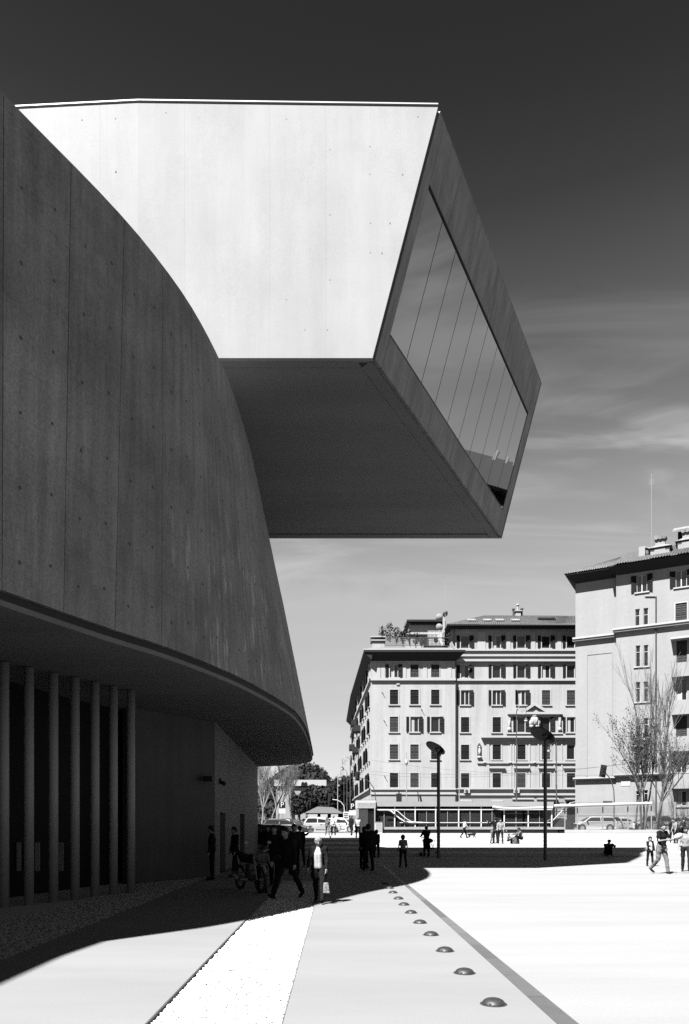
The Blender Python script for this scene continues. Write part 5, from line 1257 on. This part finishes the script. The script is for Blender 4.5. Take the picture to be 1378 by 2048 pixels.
# dark evergreens
def evergreen(px, pyt, pyb, Y, wpx, seed, lab, n=2600):
    rn = random.Random(seed); b = P(px, 0, Y); zt_ = HC + (1650 - pyt) / F * Y - .9; zb_ = max(.5, HC + (1650 - pyb) / F * Y - .9); w = wpx / F * Y
    e = empty('evergreen_tree', (b.x, Y, .9), 0, lab, 'tree', 'dark evergreens at the end of the street')
    m = MB(); m.lathe([(.35, 0), (.22, zb_ + 1), (.1, zt_ * .8)], (0, 0, 0), 7); 
    for k in range(5): m.tube((0, 0, zb_ + .5 * k), (rn.uniform(-w * .4, w * .4), rn.uniform(-1, 1), zb_ + 1.5 + .6 * k), .1, .04, 5)
    m.build('trunk', M['twig'], e)
    m = MB()
    for k in range(9):
        c = (rn.uniform(-.34, .34) * w, rn.uniform(-.3, .3) * w, lerp(zb_, zt_, .25 + .6 * rn.random())); s = rn.uniform(.16, .3); leafmass(c, w * s, w * s, (zt_ - zb_) * s * .8, n // 9, .26, rn, m)
    leafmass((0, 0, (zb_ + zt_) / 2), w * .42, w * .42, (zt_ - zb_) * .45, n // 3, .3, rn, m)
    m.build('crown', M['leafdark'], e)
for i, (px, pt, pb, Y, w_) in enumerate(((640, 1568, 1625, 125, 60), (615, 1580, 1625, 118, 44), (672, 1556, 1625, 130, 50), (699, 1546, 1632, 140, 40), (655, 1586, 1630, 112, 40), (598, 1585, 1632, 130, 44))):
    evergreen(px, pt, pb, Y, w_, 50 + i, ['broad dark evergreen in the middle of the street end', 'dark evergreen just right of the bare trees', 'tall dark evergreen behind the pale mast', 'dark evergreen tight against the corner building', 'low pale-speckled evergreen above the tent kiosk', 'small dark evergreen behind the parking sign'][i])
# wooded hill
rn = random.Random(77)
m = MB(); nx_, ny_ = 60, 16; vs = []
def hillz(x, y):
    px = 689 + x / y * F; t = (y - 330) / 330
    h = 39 * math.exp(-((px - 612) / 88) ** 2) + 12 * math.exp(-((px - 500) / 60) ** 2)
    return .9 + h * max(0, min(1, math.sin(min(1, max(0, t)) * math.pi)))
for j in range(ny_ + 1):
    for i in range(nx_ + 1):
        y = 330 + 330 * j / ny_; x = lerp(-170, 90, i / nx_); vs.append((x, y, hillz(x, y) - .3))
m.add(vs, [(j * (nx_ + 1) + i, j * (nx_ + 1) + i + 1, (j + 1) * (nx_ + 1) + i + 1, (j + 1) * (nx_ + 1) + i) for j in range(ny_) for i in range(nx_)])
struct(m.build('hill', M['leafdark'], smooth=True))
m = MB()
for k in range(900):
    y = rn.uniform(340, 520); x = rn.uniform(-150, 70) * y / 520; z = hillz(x, y); s = rn.uniform(2.0, 4.2)
    if z < 2: continue
    leafmass((x, y, z + s * .3), s, s, s * .8, 34, 1.05, rn, m)
tag(m.build('treetops', M['leafdark']), 'wooded hill of dark round treetops beyond the street', 'woods', kind='stuff')
# far pale building with arches, sloping pillar, tent kiosk, hoarding
Yb = 160.0; pb_ = lambda px, py: P(px, py, Yb)
e = empty('pale_hall', (pb_(552, 1650).x, Yb, .9), 0, 'long low pale hall with a bright cornice and arches between the trees', 'building')
w = pb_(650, 0).x - pb_(552, 0).x; zz1 = lambda py: HC + (1650 - py) / F * Yb - .9
m = MB(); m.box(0, w, 0, 8, 0, zz1(1575)); m.build('wall', M['bandgrey'], e)
m = MB(); m.box(-.3, w + .3, -.6, 8.3, zz1(1572), zz1(1560)); m.build('cornice', M['trim'], e)
for px in (577, 609):
    for k in (-3, 3):
        m = MB(); c = pb_(px + k, 0).x - pb_(552, 0).x; m.extr([Vector((c - .4, -.65, zz1(1571.5))), Vector((c + .4, -.65, zz1(1571.5))), Vector((c + .3, -.65, zz1(1566))), Vector((c, -.65, zz1(1563.5))), Vector((c - .3, -.65, zz1(1566)))], Vector((0, .1, 0))); m.build('arch_opening', M['shade'], e)
m = MB(); c0_ = pb_(571, 0).x - pb_(552, 0).x; m.extr([Vector((c0_, -1, 0)), Vector((c0_ + 1.1, -1, 0)), Vector((c0_ + 1.5, -1, zz1(1573))), Vector((c0_ + .2, -1, zz1(1573)))], Vector((0, 1, 0))); m.build('buttress', M['bandgrey'], e)
Yk = 86.0; x0, x1k = P(608, 0, Yk).x, P(688, 0, Yk).x; zk = lambda py: HC + (1650 - py) / F * Yk - .9
e = empty('tent_kiosk', (x0, Yk, .9), 0, 'low kiosk with a grey tent roof and white counter boards behind the white cars', 'kiosk'); w = x1k - x0
m = MB(); m.add([(0, 0, zk(1626)), (w, 0, zk(1627)), (w, 3, zk(1627)), (0, 3, zk(1626)), (w * .33, 1.2, zk(1612.5)), (w * .72, 1.2, zk(1614))], [(0, 1, 5, 4), (1, 2, 5), (2, 3, 4, 5), (3, 0, 4), (3, 2, 1, 0)]); m.build('tent_roof', mat('grey_tent_canvas', .05, .9), e)
m = MB(); m.box(.2, w - .1, .3, 2.8, 0, zk(1627)); m.build('kiosk_wall', M['shade'], e)
for a, b_ in ((613, 635), (641, 655), (662, 676)):
    m = MB(); m.box((a - 608) / F * Yk, (b_ - 608) / F * Yk, -.02, .05, zk(1635), zk(1628.5)); m.build('counter_board', M['trim'], e)
e = empty('hedge_row', (P(560, 0, 82).x, 82, .9), 0, 'dark clipped hedge behind the bare trees', 'hedge'); m = MB(); rn = random.Random(5)
for k in range(10): leafmass((lerp(-4, 3.5, k / 9), 0, .7), .7, .5, .8, 130, .13, rn, m)
m.build('foliage', M['leafdark'], e)
# low far houses closing the horizon on both sides
for i, (x, y, w, d, h, lab) in enumerate(((-170, 260, 60, 20, 9, 'low far grey house hidden left behind the museum'), (-70, 210, 30, 18, 6, 'low far grey house behind the bare trees'))):
    e = empty('far_house', (x, y, .9), 0, lab, 'building'); m = MB(); m.box(0, w, 0, d, 0, h); m.build('wall', M['bandgrey'], e)
    m = MB(); m.extr([Vector((-.5, -.5, h)), Vector((-.5, d + .5, h)), Vector((-.5, d / 2, h + 3))], Vector((w + 1, 0, 0))); m.build('roof', M['tile'], e)
    for k in range(int(w / 5)):
        m = MB(); m.box(1.5 + k * 5, 3 + k * 5, -.05, 0, 1.2, 3.0); m.build('window', M['glassdark'], e)

# ================================================================ people
skin = mat('skin', 0.13, 0.6); skin_dark = mat('tanned_skin', 0.09, 0.6)
CL = {'black': mat('black_cloth', 0.006, 0.9, spec=.05), 'dark': mat('dark_cloth', 0.014, 0.9, spec=.05), 'mid': mat('grey_cloth', 0.06, 0.9, fine=.15, fscale=15), 'light': mat('light_cloth', 0.13, 0.9, fine=.1, fscale=12),
      'white': mat('white_cloth', 0.24, 0.9), 'jeans': mat('faded_jeans', 0.075, 0.9, fine=.3, fscale=14), 'greyhair': mat('grey_hair', 0.12, 0.8, fine=.4, fscale=60), 'darkhair': mat('dark_hair', 0.008, 0.7, spec=.1), 'fair': mat('fair_hair', 0.07, 0.8, fine=.3, fscale=50)}
FOLD = bpy.data.textures.new('folds', 'CLOUDS'); FOLD.noise_scale = 0.11; FOLD.noise_depth = 1
def remesh(o, v, sm=3, fold=0.0):
    r = o.modifiers.new('remesh', 'REMESH'); r.mode = 'VOXEL'; r.voxel_size = v; r.use_smooth_shade = True
    s = o.modifiers.new('smooth', 'SMOOTH'); s.iterations = sm; s.factor = 0.6
    if fold:
        d = o.modifiers.new('folds', 'DISPLACE'); d.texture = FOLD; d.strength = fold; d.mid_level = 0.36; d.texture_coords = 'LOCAL'
def dirv(pitch, side=0.0):
    """unit vector: pitch 0 hangs down, 90 points forward (+y)"""
    p, s = R(pitch), R(side)
    return Vector((math.sin(s), math.sin(p) * math.cos(s), -math.cos(p) * math.cos(s)))
def person(loc, face, H, lab, top='dark', legs='dark', hair='darkhair', sk=None, hipL=(0, 0), hipR=(0, 0), armL=(5, 8, 10), armR=(5, 8, 10), lean=0, head=(0, 0), sleeve=1.0, coat=0.0,
           group=None, fine=False, build=1.0, child=False, longhair=False, jacket=None, kneel=0, cat='person', tw=0, skirt=False):
    """face: heading in degrees, 0 looks away from the camera (+y), 90 looks left. hip (swing forward, knee bend); arm (shoulder forward, out, elbow bend)"""
    S = H / 1.75; hs = 1.22 if child else 1.0; sk = sk or skin
    e = empty('person', loc, R(face), lab, cat, group)
    V3 = lambda x, y, z: Vector((x, y, z))
    pel = V3(0, 0, 0); J = {}
    Lth, Lsh = .43 * S, .42 * S
    for side, (sw, kb), sx in (('L', hipL, -1), ('R', hipR, 1)):
        h = V3(sx * .095 * S, 0, 0); k = h + dirv(sw, sx * 3) * Lth; a = k + dirv(sw - kb, sx * 2) * Lsh
        toe_p = sw - kb; f = dirv(toe_p + 82 if kb < 50 else toe_p + 70); J[side] = (h, k, a, a + V3(sx * .02, f.y, max(-.5, f.z)).normalized() * .17 * S)
    foot = min([J[s][2].z - .07 * S for s in 'LR'] + [J[s][3].z - .03 * S for s in 'LR'] + [-.13 * S, min(J[s][1].z for s in 'LR') - .06 * S])
    up = -foot; off = V3(0, 0, up)
    for s in 'LR': J[s] = [p + off for p in J[s]]
    pel = pel + off
    L = R(lean); sp = V3(0, math.sin(L), math.cos(L)); fw = V3(0, math.cos(L), -math.sin(L))
    waist = pel + sp * .14 * S; chest = pel + sp * .34 * S; neck = pel + sp * .52 * S
    hd = neck + (sp * .8 + V3(0, .12, .3)).normalized() * .122 * S + V3(0, .02 * S, 0)
    hp, hy = R(head[0]), R(head[1])
    HM = Matrix.Translation(hd) @ Matrix.Rotation(hy, 4, 'Z') @ Matrix.Rotation(-hp - L * .6, 4, 'X')
    hr = .098 * S * hs
    # body: head, neck, forearms and hands as one surface
    b = MB()
    b.ell(hd, hr * .80, hr * .98, hr * 1.16, 14, 10, HM.to_3x3())
    b.ell(HM @ V3(0, hr * .25, -hr * .62), hr * .56, hr * .62, hr * .5, 10, 6)
    b.caps(HM @ V3(0, hr * .92, hr * .12), HM @ V3(0, hr * 1.12, -hr * .18), hr * .1, hr * .16, 6)
    for s in (-1, 1): b.ell(HM @ V3(s * hr * .82, 0, -hr * .05), hr * .1, hr * .18, hr * .27, 6, 5)
    b.ell(HM @ V3(0, hr * .95, -hr * .48), hr * .26, hr * .1, hr * .09, 6, 5)
    b.caps(hd - V3(0, 0, hr * .7), neck - sp * .03 * S, .05 * S, .058 * S); b.caps(neck - sp * .03 * S, chest, .06 * S, .09 * S)
    W_ = .155 * S * build; arms = {}
    for s, sx, (sw, out, eb) in (('L', -1, armL), ('R', 1, armR)):
        sh = neck - sp * .055 * S + V3(sx * W_, 0, 0); el = sh + dirv(sw + lean * .3, sx * out) * .285 * S
        d2 = dirv(sw + eb + lean * .3, sx * (out * .5 - (eb * .15))); wr = el + d2 * .25 * S; arms[s] = (sh, el, wr, d2, sx)
        b.caps(chest + V3(sx * .06 * S, 0, .08 * S), sh, .06 * S, .045 * S); b.caps(sh, el, .043 * S, .034 * S); b.caps(el, wr, .033 * S, .024 * S)
        hl = .085 * S; pc = wr + d2 * hl * .55; b.caps(wr, wr + d2 * hl * .9, .026 * S, .032 * S, 8)
        if fine:
            o1 = d2.orthogonal().normalized(); lat = V3(0, 1, 0) if abs(d2.y) < .7 else V3(0, 0, 1); lat = (lat - d2 * lat.dot(d2)).normalized(); nrm = d2.cross(lat)
            for q, (t, ln) in enumerate(((-.033, .055), (-.011, .072), (.011, .078), (.033, .066))):
                a0 = wr + d2 * hl * .9 + lat * t * S; a1 = a0 + (d2 + nrm * .25 * -sx).normalized() * ln * S * .55; b.chain([a0, a1, a1 + (d2 + nrm * .8 * -sx).normalized() * ln * S * .45], [.011 * S, .0095 * S, .008 * S], 6)
            a0 = wr + d2 * hl * .35 + lat * .03 * S; b.chain([a0, a0 + (d2 + lat).normalized() * .04 * S, a0 + (d2 * 1.5 + lat).normalized() * .075 * S], [.013 * S, .011 * S, .009 * S], 6)
        else:
            for t in (-.022, -.007, .007, .022): b.caps(wr + d2 * hl, wr + d2 * (hl + .06 * S) + V3(0, t * S, 0), .013 * S, .01 * S, 5)
    vox = (.009 if fine else .016) * S
    o = b.build('body', sk, e); remesh(o, vox, 2)
    # top garment
    t = MB(); g = 1.0
    t.chain([pel + sp * .02 * S, waist, chest, neck - sp * .07 * S], [.115 * S * build, .11 * S * build, .125 * S * build, .075 * S])
    for sx in (-1, 1):
        t.chain([pel + V3(sx * .055 * S, 0, .02 * S), waist + V3(sx * .045 * S, 0, 0), chest + V3(sx * .075 * S * build, 0, .0), neck - sp * .06 * S + V3(sx * .10 * S, 0, 0)], [.10 * S, .095 * S * build, .10 * S * build, .06 * S])
    for s, (sh, el, wr, d2, sx) in arms.items():
        t.caps(neck - sp * .06 * S + V3(sx * .08 * S, 0, 0), sh, .068 * S, .062 * S)
        if sleeve >= 1: t.chain([sh, el, wr - d2 * .01], [.063 * S, .05 * S, .037 * S])
        else: t.caps(sh, sh.lerp(el, .62), .062 * S, .056 * S)
    if coat:
        for sx in (-1, 1): t.caps(pel + V3(sx * .06 * S, -.01, .0), pel + V3(sx * .08 * S, -.02 * S, -coat * S), .115 * S, .125 * S)
    o = t.build('jacket' if (coat or jacket) else 'shirt', CL[top], e); remesh(o, (.014 if fine else .022) * S, 4, .045 * S)
    if jacket:   # pale shirt front showing between the open sides of the jacket
        t = MB(); f0 = V3(0, 1, 0)
        
        for q in (-.035, .035): t.chain([pel + fw * .08 * S + V3(q * S, 0, .02), waist + fw * .08 * S + V3(q * S, 0, 0), chest + fw * .09 * S + V3(q * S, 0, 0), neck - sp * .03 * S + fw * .055 * S + V3(q * .4 * S, 0, 0)], [.075 * S, .07 * S, .068 * S, .035 * S])
        o = t.build('shirt', CL[jacket], e); remesh(o, .014 * S, 3)
    # trousers
    t = MB(); t.caps(pel + sp * .07 * S, pel, .105 * S * build, .12 * S * build)
    for s, sx in (('L', -1), ('R', 1)):
        h, k, a, toe = J[s]; t.caps(pel + V3(sx * .04 * S, 0, 0), h, .11 * S, .098 * S); t.chain([h, k, a + (k - a).normalized() * .02], [.097 * S * build, .066 * S, .052 * S])
    if skirt: t.caps(pel, pel - V3(0, 0, .35 * S), .13 * S, .17 * S)
    o = t.build('trousers', CL[legs], e); remesh(o, (.014 if fine else .022) * S, 3, .035 * S)
    for s in 'LR':
        h, k, a, toe = J[s]; m = MB(); hl = a - (toe - a) * .28 - V3(0, 0, .03 * S); m.chain([hl, a.lerp(toe, .5) - V3(0, 0, .03 * S), toe - V3(0, 0, .01 * S)], [.04 * S, .042 * S, .032 * S], 8); m.caps(a, hl, .04 * S, .038 * S, 8)
        o = m.build('shoe', CL['black' if top != 'white' else 'dark'], e); remesh(o, .014 * S, 2)
    # hair
    m = MB(); m.ell(HM @ V3(0, -hr * .08, hr * .26), hr * .98, hr * 1.08, hr * 1.1, 14, 9, HM.to_3x3()); m.ell(HM @ V3(0, -hr * .42, -hr * .12), hr * .86, hr * .74, hr * .72, 12, 8, HM.to_3x3())
    if longhair: m.caps(HM @ V3(0, -hr * .55, 0), HM @ V3(0, -hr * .75, -hr * 1.9), hr * .75, hr * .45)
    hair_o = m.build('hair', CL[hair], e)
    # carve the face clear by pushing front vertices back
    for v in hair_o.data.vertices:
        q = HM.inverted() @ v.co
        if q.y > hr * .3 and q.z < hr * .42: v.co = HM @ V3(q.x * .9, hr * .2, q.z)
    if fine: remesh(hair_o, .012 * S, 2, .03 * S if hair == 'greyhair' else .012 * S)
    if fine or H > 1.6 and loc[1] < 30:
        for s in (-1, 1): m = MB(); m.ell(HM @ V3(s * hr * .34, hr * .90, hr * .05), hr * .11, hr * .08, hr * .07, 8, 5); m.build('eye', CL['darkhair'], e)
    e['_hands'] = [list(arms[s][2] + arms[s][3] * .1 * S) for s in 'LR']
    return e
def hand(e, i):
    h = Vector(e['_hands'][i]); return Matrix.Rotation(e.rotation_euler.z, 4, 'Z') @ h + e.location
gz = lambda Y: sum(.15 for y0 in SY if Y >= y0)
def at(px, Y): return (P(px, 0, Y).x, Y, gz(Y))

w1 = person(at(638, 15.38), 172, 1.50, 'old woman with pale curly hair, white shirt and open dark coat, carrying a shiny bag', top='black', legs='black', hair='greyhair', hipL=(24, 6), hipR=(-20, 12), armL=(4, 9, 22), armR=(12, 10, 25),
            lean=7, head=(18, 12), coat=.22, jacket='white', fine=True, build=1.08)
w2 = person(at(574, 16.3), 150, 1.74, 'man in dark clothes striding beside the old woman in the shade', top='black', legs='black', hipL=(-26, 10), hipR=(27, 4), armL=(-12, 8, 12), armR=(14, 8, 20), lean=5, fine=True, coat=.05)
h = hand(w1, 0)
e = empty('handbag', h - Vector((0, 0, .42)), R(10), 'shiny patterned handbag hanging from the hand of the old woman', 'bag')
m = MB(); m.add([(-.07, -.05, 0), (.07, -.05, 0), (.07, .05, 0), (-.07, .05, 0), (-.05, -.02, .22), (.05, -.02, .22), (.05, .02, .22), (-.05, .02, .22)], [(3, 2, 1, 0), (4, 5, 6, 7), (0, 1, 5, 4), (1, 2, 6, 5), (2, 3, 7, 6), (3, 0, 4, 7)])
m.build('bag_body', mat('shiny_patterned_bag', .12, .25, var=.95, scale=22), e, bevel=.012)
m = MB(); m.path([(math.cos(a) * .045, 0, .2 + math.sin(a) * .2) for a in [j * math.pi / 8 for j in range(9)]], .007, 6); m.build('handle', CL['black'], e)
person(at(524, 17.6), 200, 1.2, 'child in a pale grey jacket standing behind the motorbike', sk=skin_dark, top='mid', legs='black', child=True, lean=14, armL=(25, 5, 40), armR=(25, 5, 40), head=(20, 0))
shade = 'people walking in the deep shade beside the museum'
for px, Y, H, fc, c1, lab, hp in ((548, 19.5, 1.72, 170, 'black', 'dark figure just left of the striding man in the shade', (15, 5)), (566, 27, 1.7, 10, 'black', 'dark figure in the shade in front of the dark car bonnet', (10, 5)), (588, 24, 1.75, 185, 'dark', 'dark figure standing between the striding man and the old woman', (5, 0)),
                              (600, 29, 1.68, 20, 'black', 'dark figure right behind the head of the old woman', (12, 6)), (536, 30, 1.7, 160, 'dark', 'dark figure close to the entrance wall corner', (8, 2)), (424, 21.8, 1.7, 100, 'black', 'dark figure leaning near the porch wall at the entrance', (0, 0)), (470, 23, 1.65, 120, 'black', 'dark figure in front of the farther entrance door', (10, 5))):
    person(at(px, Y), fc, H, lab, top=c1, legs='black', hipL=hp, hipR=(-hp[0], hp[1]), group=shade)
# pair on the bright street, man in white shirt, dark walker
person(at(667, 60.5), 175, 1.80, 'man in a long white shirt standing in front of the second white car', top='white', legs='dark', hair='greyhair', coat=.1, armL=(10, 12, 20))
person(at(655, 60), 190, 1.55, 'woman in dark clothes walking beside the man in the long white shirt', top='mid', legs='jeans', hipL=(14, 6), hipR=(-12, 8))
person(at(716, 56), 5, 1.76, 'man in a white shirt and dark trousers seen from behind near the street corner', top='white', legs='black', hair='fair', hipL=(3, 0), hipR=(-2, 0), armR=(35, 12, 40))
person(at(703, 61), 150, 1.78, 'dark walker with legs apart left of the man in the white shirt', top='black', legs='black', hipL=(20, 6), hipR=(-18, 8))
# group at the edge of the shade
person(at(737, 26.2), 20, 1.76, 'tall dark man standing in the shade left of the boy', top='black', legs='black', hipL=(6, 0), hipR=(-5, 0), build=1.2, coat=.06)
person(at(728, 27.5), 330, 1.66, 'dark woman close behind the tall man in the shade', top='black', legs='black', longhair=True, coat=.15)
person(at(753, 36.5), 20, 1.45, 'youngster standing in the shade just right of the tall dark man', top='dark', legs='black', child=True)
person(at(806, 28.0), 10, 1.30, 'boy in a grey T-shirt walking away at the edge of the shade', top='mid', legs='black', child=True, hipL=(8, 4), hipR=(-7, 4), sleeve=.5, armL=(8, 12, 15), armR=(-5, 12, 15), fine=True, sk=skin_dark)
e1 = person(at(853, 38.0), 15, 1.66, 'dark dressed person with rounded shoulders pushing a pushchair by the shorter lamp', top='black', legs='black', coat=.2, build=1.15, armL=(40, 6, 35), armR=(40, 6, 35))
p = Vector(at(857, 38.45)); p.z = 0
e = empty('pushchair', (p.x, p.y, .15 if p.y > 38.5 else 0), R(-35), 'dark folding pushchair in front of the dark dressed person', 'pushchair')
m = MB()
for s in (-.22, .22): m.path([(s, -.38, .98), (s, .1, .45), (s, .42, .12)], .014, 6); m.path([(s, -.42, .12), (s, .1, .5), (s, .3, .85)], .014, 6)
m.tube((-.22, -.38, .98), (.22, -.38, .98), .016); m.build('frame', M['lampmetal'], e)
m = MB(); m.box(-.2, .2, -.15, .25, .38, .44); m.extr([Vector((-.2, -.15, .4)), Vector((.2, -.15, .4)), Vector((.2, -.3, .85)), Vector((-.2, -.3, .85))], Vector((0, .04, 0))); m.build('seat', CL['dark'], e)
m = MB(); m.ell((0, .02, .82), .23, .3, .14); m.build('hood', CL['dark'], e)
for x in (-.22, .22):
    for y in (-.42, .42): m = MB(); m.lathe([(.11, -.02), (.11, .02)], (0, 0, 0), 12, Matrix.Rotation(R(90), 4, 'Y')); m.build('wheel', CL['black'], e, (x, y, .11))
# woman with dog
e1 = person(at(928.5, 57.5), -75, 1.64, 'long haired woman walking a small dark dog across the bright steps', top='white', legs='black', hair='darkhair', longhair=True, hipL=(24, 6), hipR=(-24, 8), armL=(20, 8, 25), armR=(15, 8, 30), lean=4)
e = empty('dog', at(944, 57.3), R(-90), 'small dark dog trotting ahead of the long haired woman', 'dog')
m = MB(); m.chain([(0, -.28, .3), (0, -.05, .3), (0, .18, .32)], [.085, .095, .11]); m.chain([(0, .2, .34), (0, .34, .46)], [.07, .05]); m.ell((0, .38, .48), .055, .075, .06); m.caps((0, .42, .46), (0, .5, .44), .035, .022)
for x in (-.05, .05):
    m.chain([(x, .17, .26), (x, .19 + x, .13), (x, .2 + x * 2, .015)], [.04, .025, .02]); m.chain([(x, -.24, .28), (x, -.18 - x, .17), (x, -.28 - x, .1), (x, -.25 - x * 2, .015)], [.055, .03, .02, .018]); m.ell((x * .9, .35, .53), .014, .03, .045)
m.chain([(0, -.34, .34), (0, -.44, .42), (0, -.48, .52)], [.02, .015, .008]); o = m.build('body', CL['dark'], e); remesh(o, .014, 2)
hl_ = hand(e1, 1); m = MB(); m.tube((0, 0, 0), Vector(at(943.5, 57.3)) + Vector((.1, 0, .4)) - hl_, .006, None, 4); tag(m.build('dog_lead', CL['black'], None, hl_), 'thin dark lead between the long haired woman and her dog', 'lead')
# group on the steps
person(at(991, 47.5), 20, 1.78, 'man in dark clothes standing behind the woman in the pale top on the steps', top='black', legs='black', armL=(60, 25, 60), lean=3)
person(at(1001, 46.3), 175, 1.66, 'woman in a pale top and dark trousers standing on the bright steps', top='light', legs='dark', hipL=(8, 4), hipR=(-4, 0), armR=(20, 14, 30))
person(at(984, 46.6), -100, 1.5, 'person bending low beside the standing pair on the steps', top='dark', legs='mid', lean=82, armL=(60, 6, 10), armR=(55, 6, 10), hipL=(12, 10), hipR=(-5, 5), head=(30, 0))
person(at(1016, 46.2), -120, 1.02, 'small fair haired child sitting on the bright step edge', top='mid', legs='black', hair='fair', child=True, hipL=(112, 118), hipR=(115, 122), armL=(50, 5, 40), armR=(50, 5, 40), lean=6)
person(at(1043, 46.25), 100, 1.6, 'dark haired woman sitting on the bright steps beside a big bag', top='mid', legs='black', longhair=True, hipL=(112, 125), hipR=(108, 118), armL=(45, 8, 50), armR=(50, 8, 30), lean=16, head=(15, 0))
b = at(1031, 46.2); e = empty('shopping_bag', b, R(12), 'grey shopping bag standing between the sitting woman and the child', 'bag')
m = MB(); m.add([(-.24, -.12, 0), (.24, -.12, 0), (.24, .12, 0), (-.24, .12, 0), (-.2, -.1, .44), (.2, -.12, .42), (.2, .1, .43), (-.2, .1, .45)], [(3, 2, 1, 0), (4, 5, 6, 7), (0, 1, 5, 4), (1, 2, 6, 5), (2, 3, 7, 6), (3, 0, 4, 7)]); m.build('bag_body', CL['mid'], e, bevel=.02)
m = MB(); m.path([(math.cos(a) * .12, -.11, .42 + math.sin(a) * .14) for a in [j * math.pi / 8 for j in range(9)]], .01, 5); m.build('handle', CL['light'], e)
# seated dark silhouette on the shaded steps
person(at(1216, 38.2), 172, 1.7, 'dark figure sitting hunched with knees up on the shaded steps', top='black', legs='black', build=1.35, hipL=(140, 150), hipR=(136, 146), armL=(58, 6, 40), armR=(55, 6, 45), lean=26, head=(15, 0), longhair=True)
# right: boy, man with ball, woman, background people
person(at(1300, 29.0), 178, 1.22, 'small boy in a white T-shirt and open dark jacket beside the man with the ball', top='black', legs='black', child=True, jacket='white', armL=(5, 10, 20), armR=(35, 5, 60), hipL=(6, 4), hipR=(-5, 0))
mb_ = person(at(1323, 24.6), 205, 1.78, 'man in a black T-shirt and faded jeans walking with a white ball under his arm', top='black', legs='jeans', hair='darkhair', sleeve=.5, hipL=(12, 3), hipR=(-5, 38), armL=(22, 12, 80), armR=(12, 10, 85), lean=4, head=(-8, -20), fine=True, build=1.12)
h = hand(mb_, 0)
m = MB(); m.ell((0, 0, 0), .165, .1, .1, 16, 10, Matrix.Rotation(R(-25), 3, 'Y')); o = m.build('ball', CL['white'], None, h + Vector((.03, .03, .06)), smooth=True); tag(o, 'oval white ball held at the waist by the man in the black T-shirt', 'ball')
person(at(1372, 25.6), 150, 1.64, 'woman in a light grey top and dark leggings at the right edge of the picture', top='light', legs='dark', hair='darkhair', hipL=(12, 3), hipR=(-10, 6), armL=(30, 10, 60), armR=(10, 14, 30), sleeve=1, head=(5, 20), longhair=True)
person(at(1358, 45), 185, 1.6, 'dark figure in the group behind the walking man at the right edge', top='black', legs='black', group='people gathered at the right behind the man with the ball', hipL=(50, 60), hipR=(45, 50), lean=25)
person(at(1352, 47), 100, 1.68, 'person in a pale shirt within the dark group at the right', top='light', legs='black', group='people gathered at the right behind the man with the ball', lean=10)
person(at(1345, 49), 160, 1.7, 'dark figure farthest back in the group at the right', top='black', legs='black', group='people gathered at the right behind the man with the ball')
person(at(1366, 50), 200, 1.7, 'dark long haired figure at the far right behind the woman in grey', top='dark', legs='black', longhair=True, group='people gathered at the right behind the man with the ball')
for o in list(COL.objects):
    if '_hands' in o: del o['_hands']
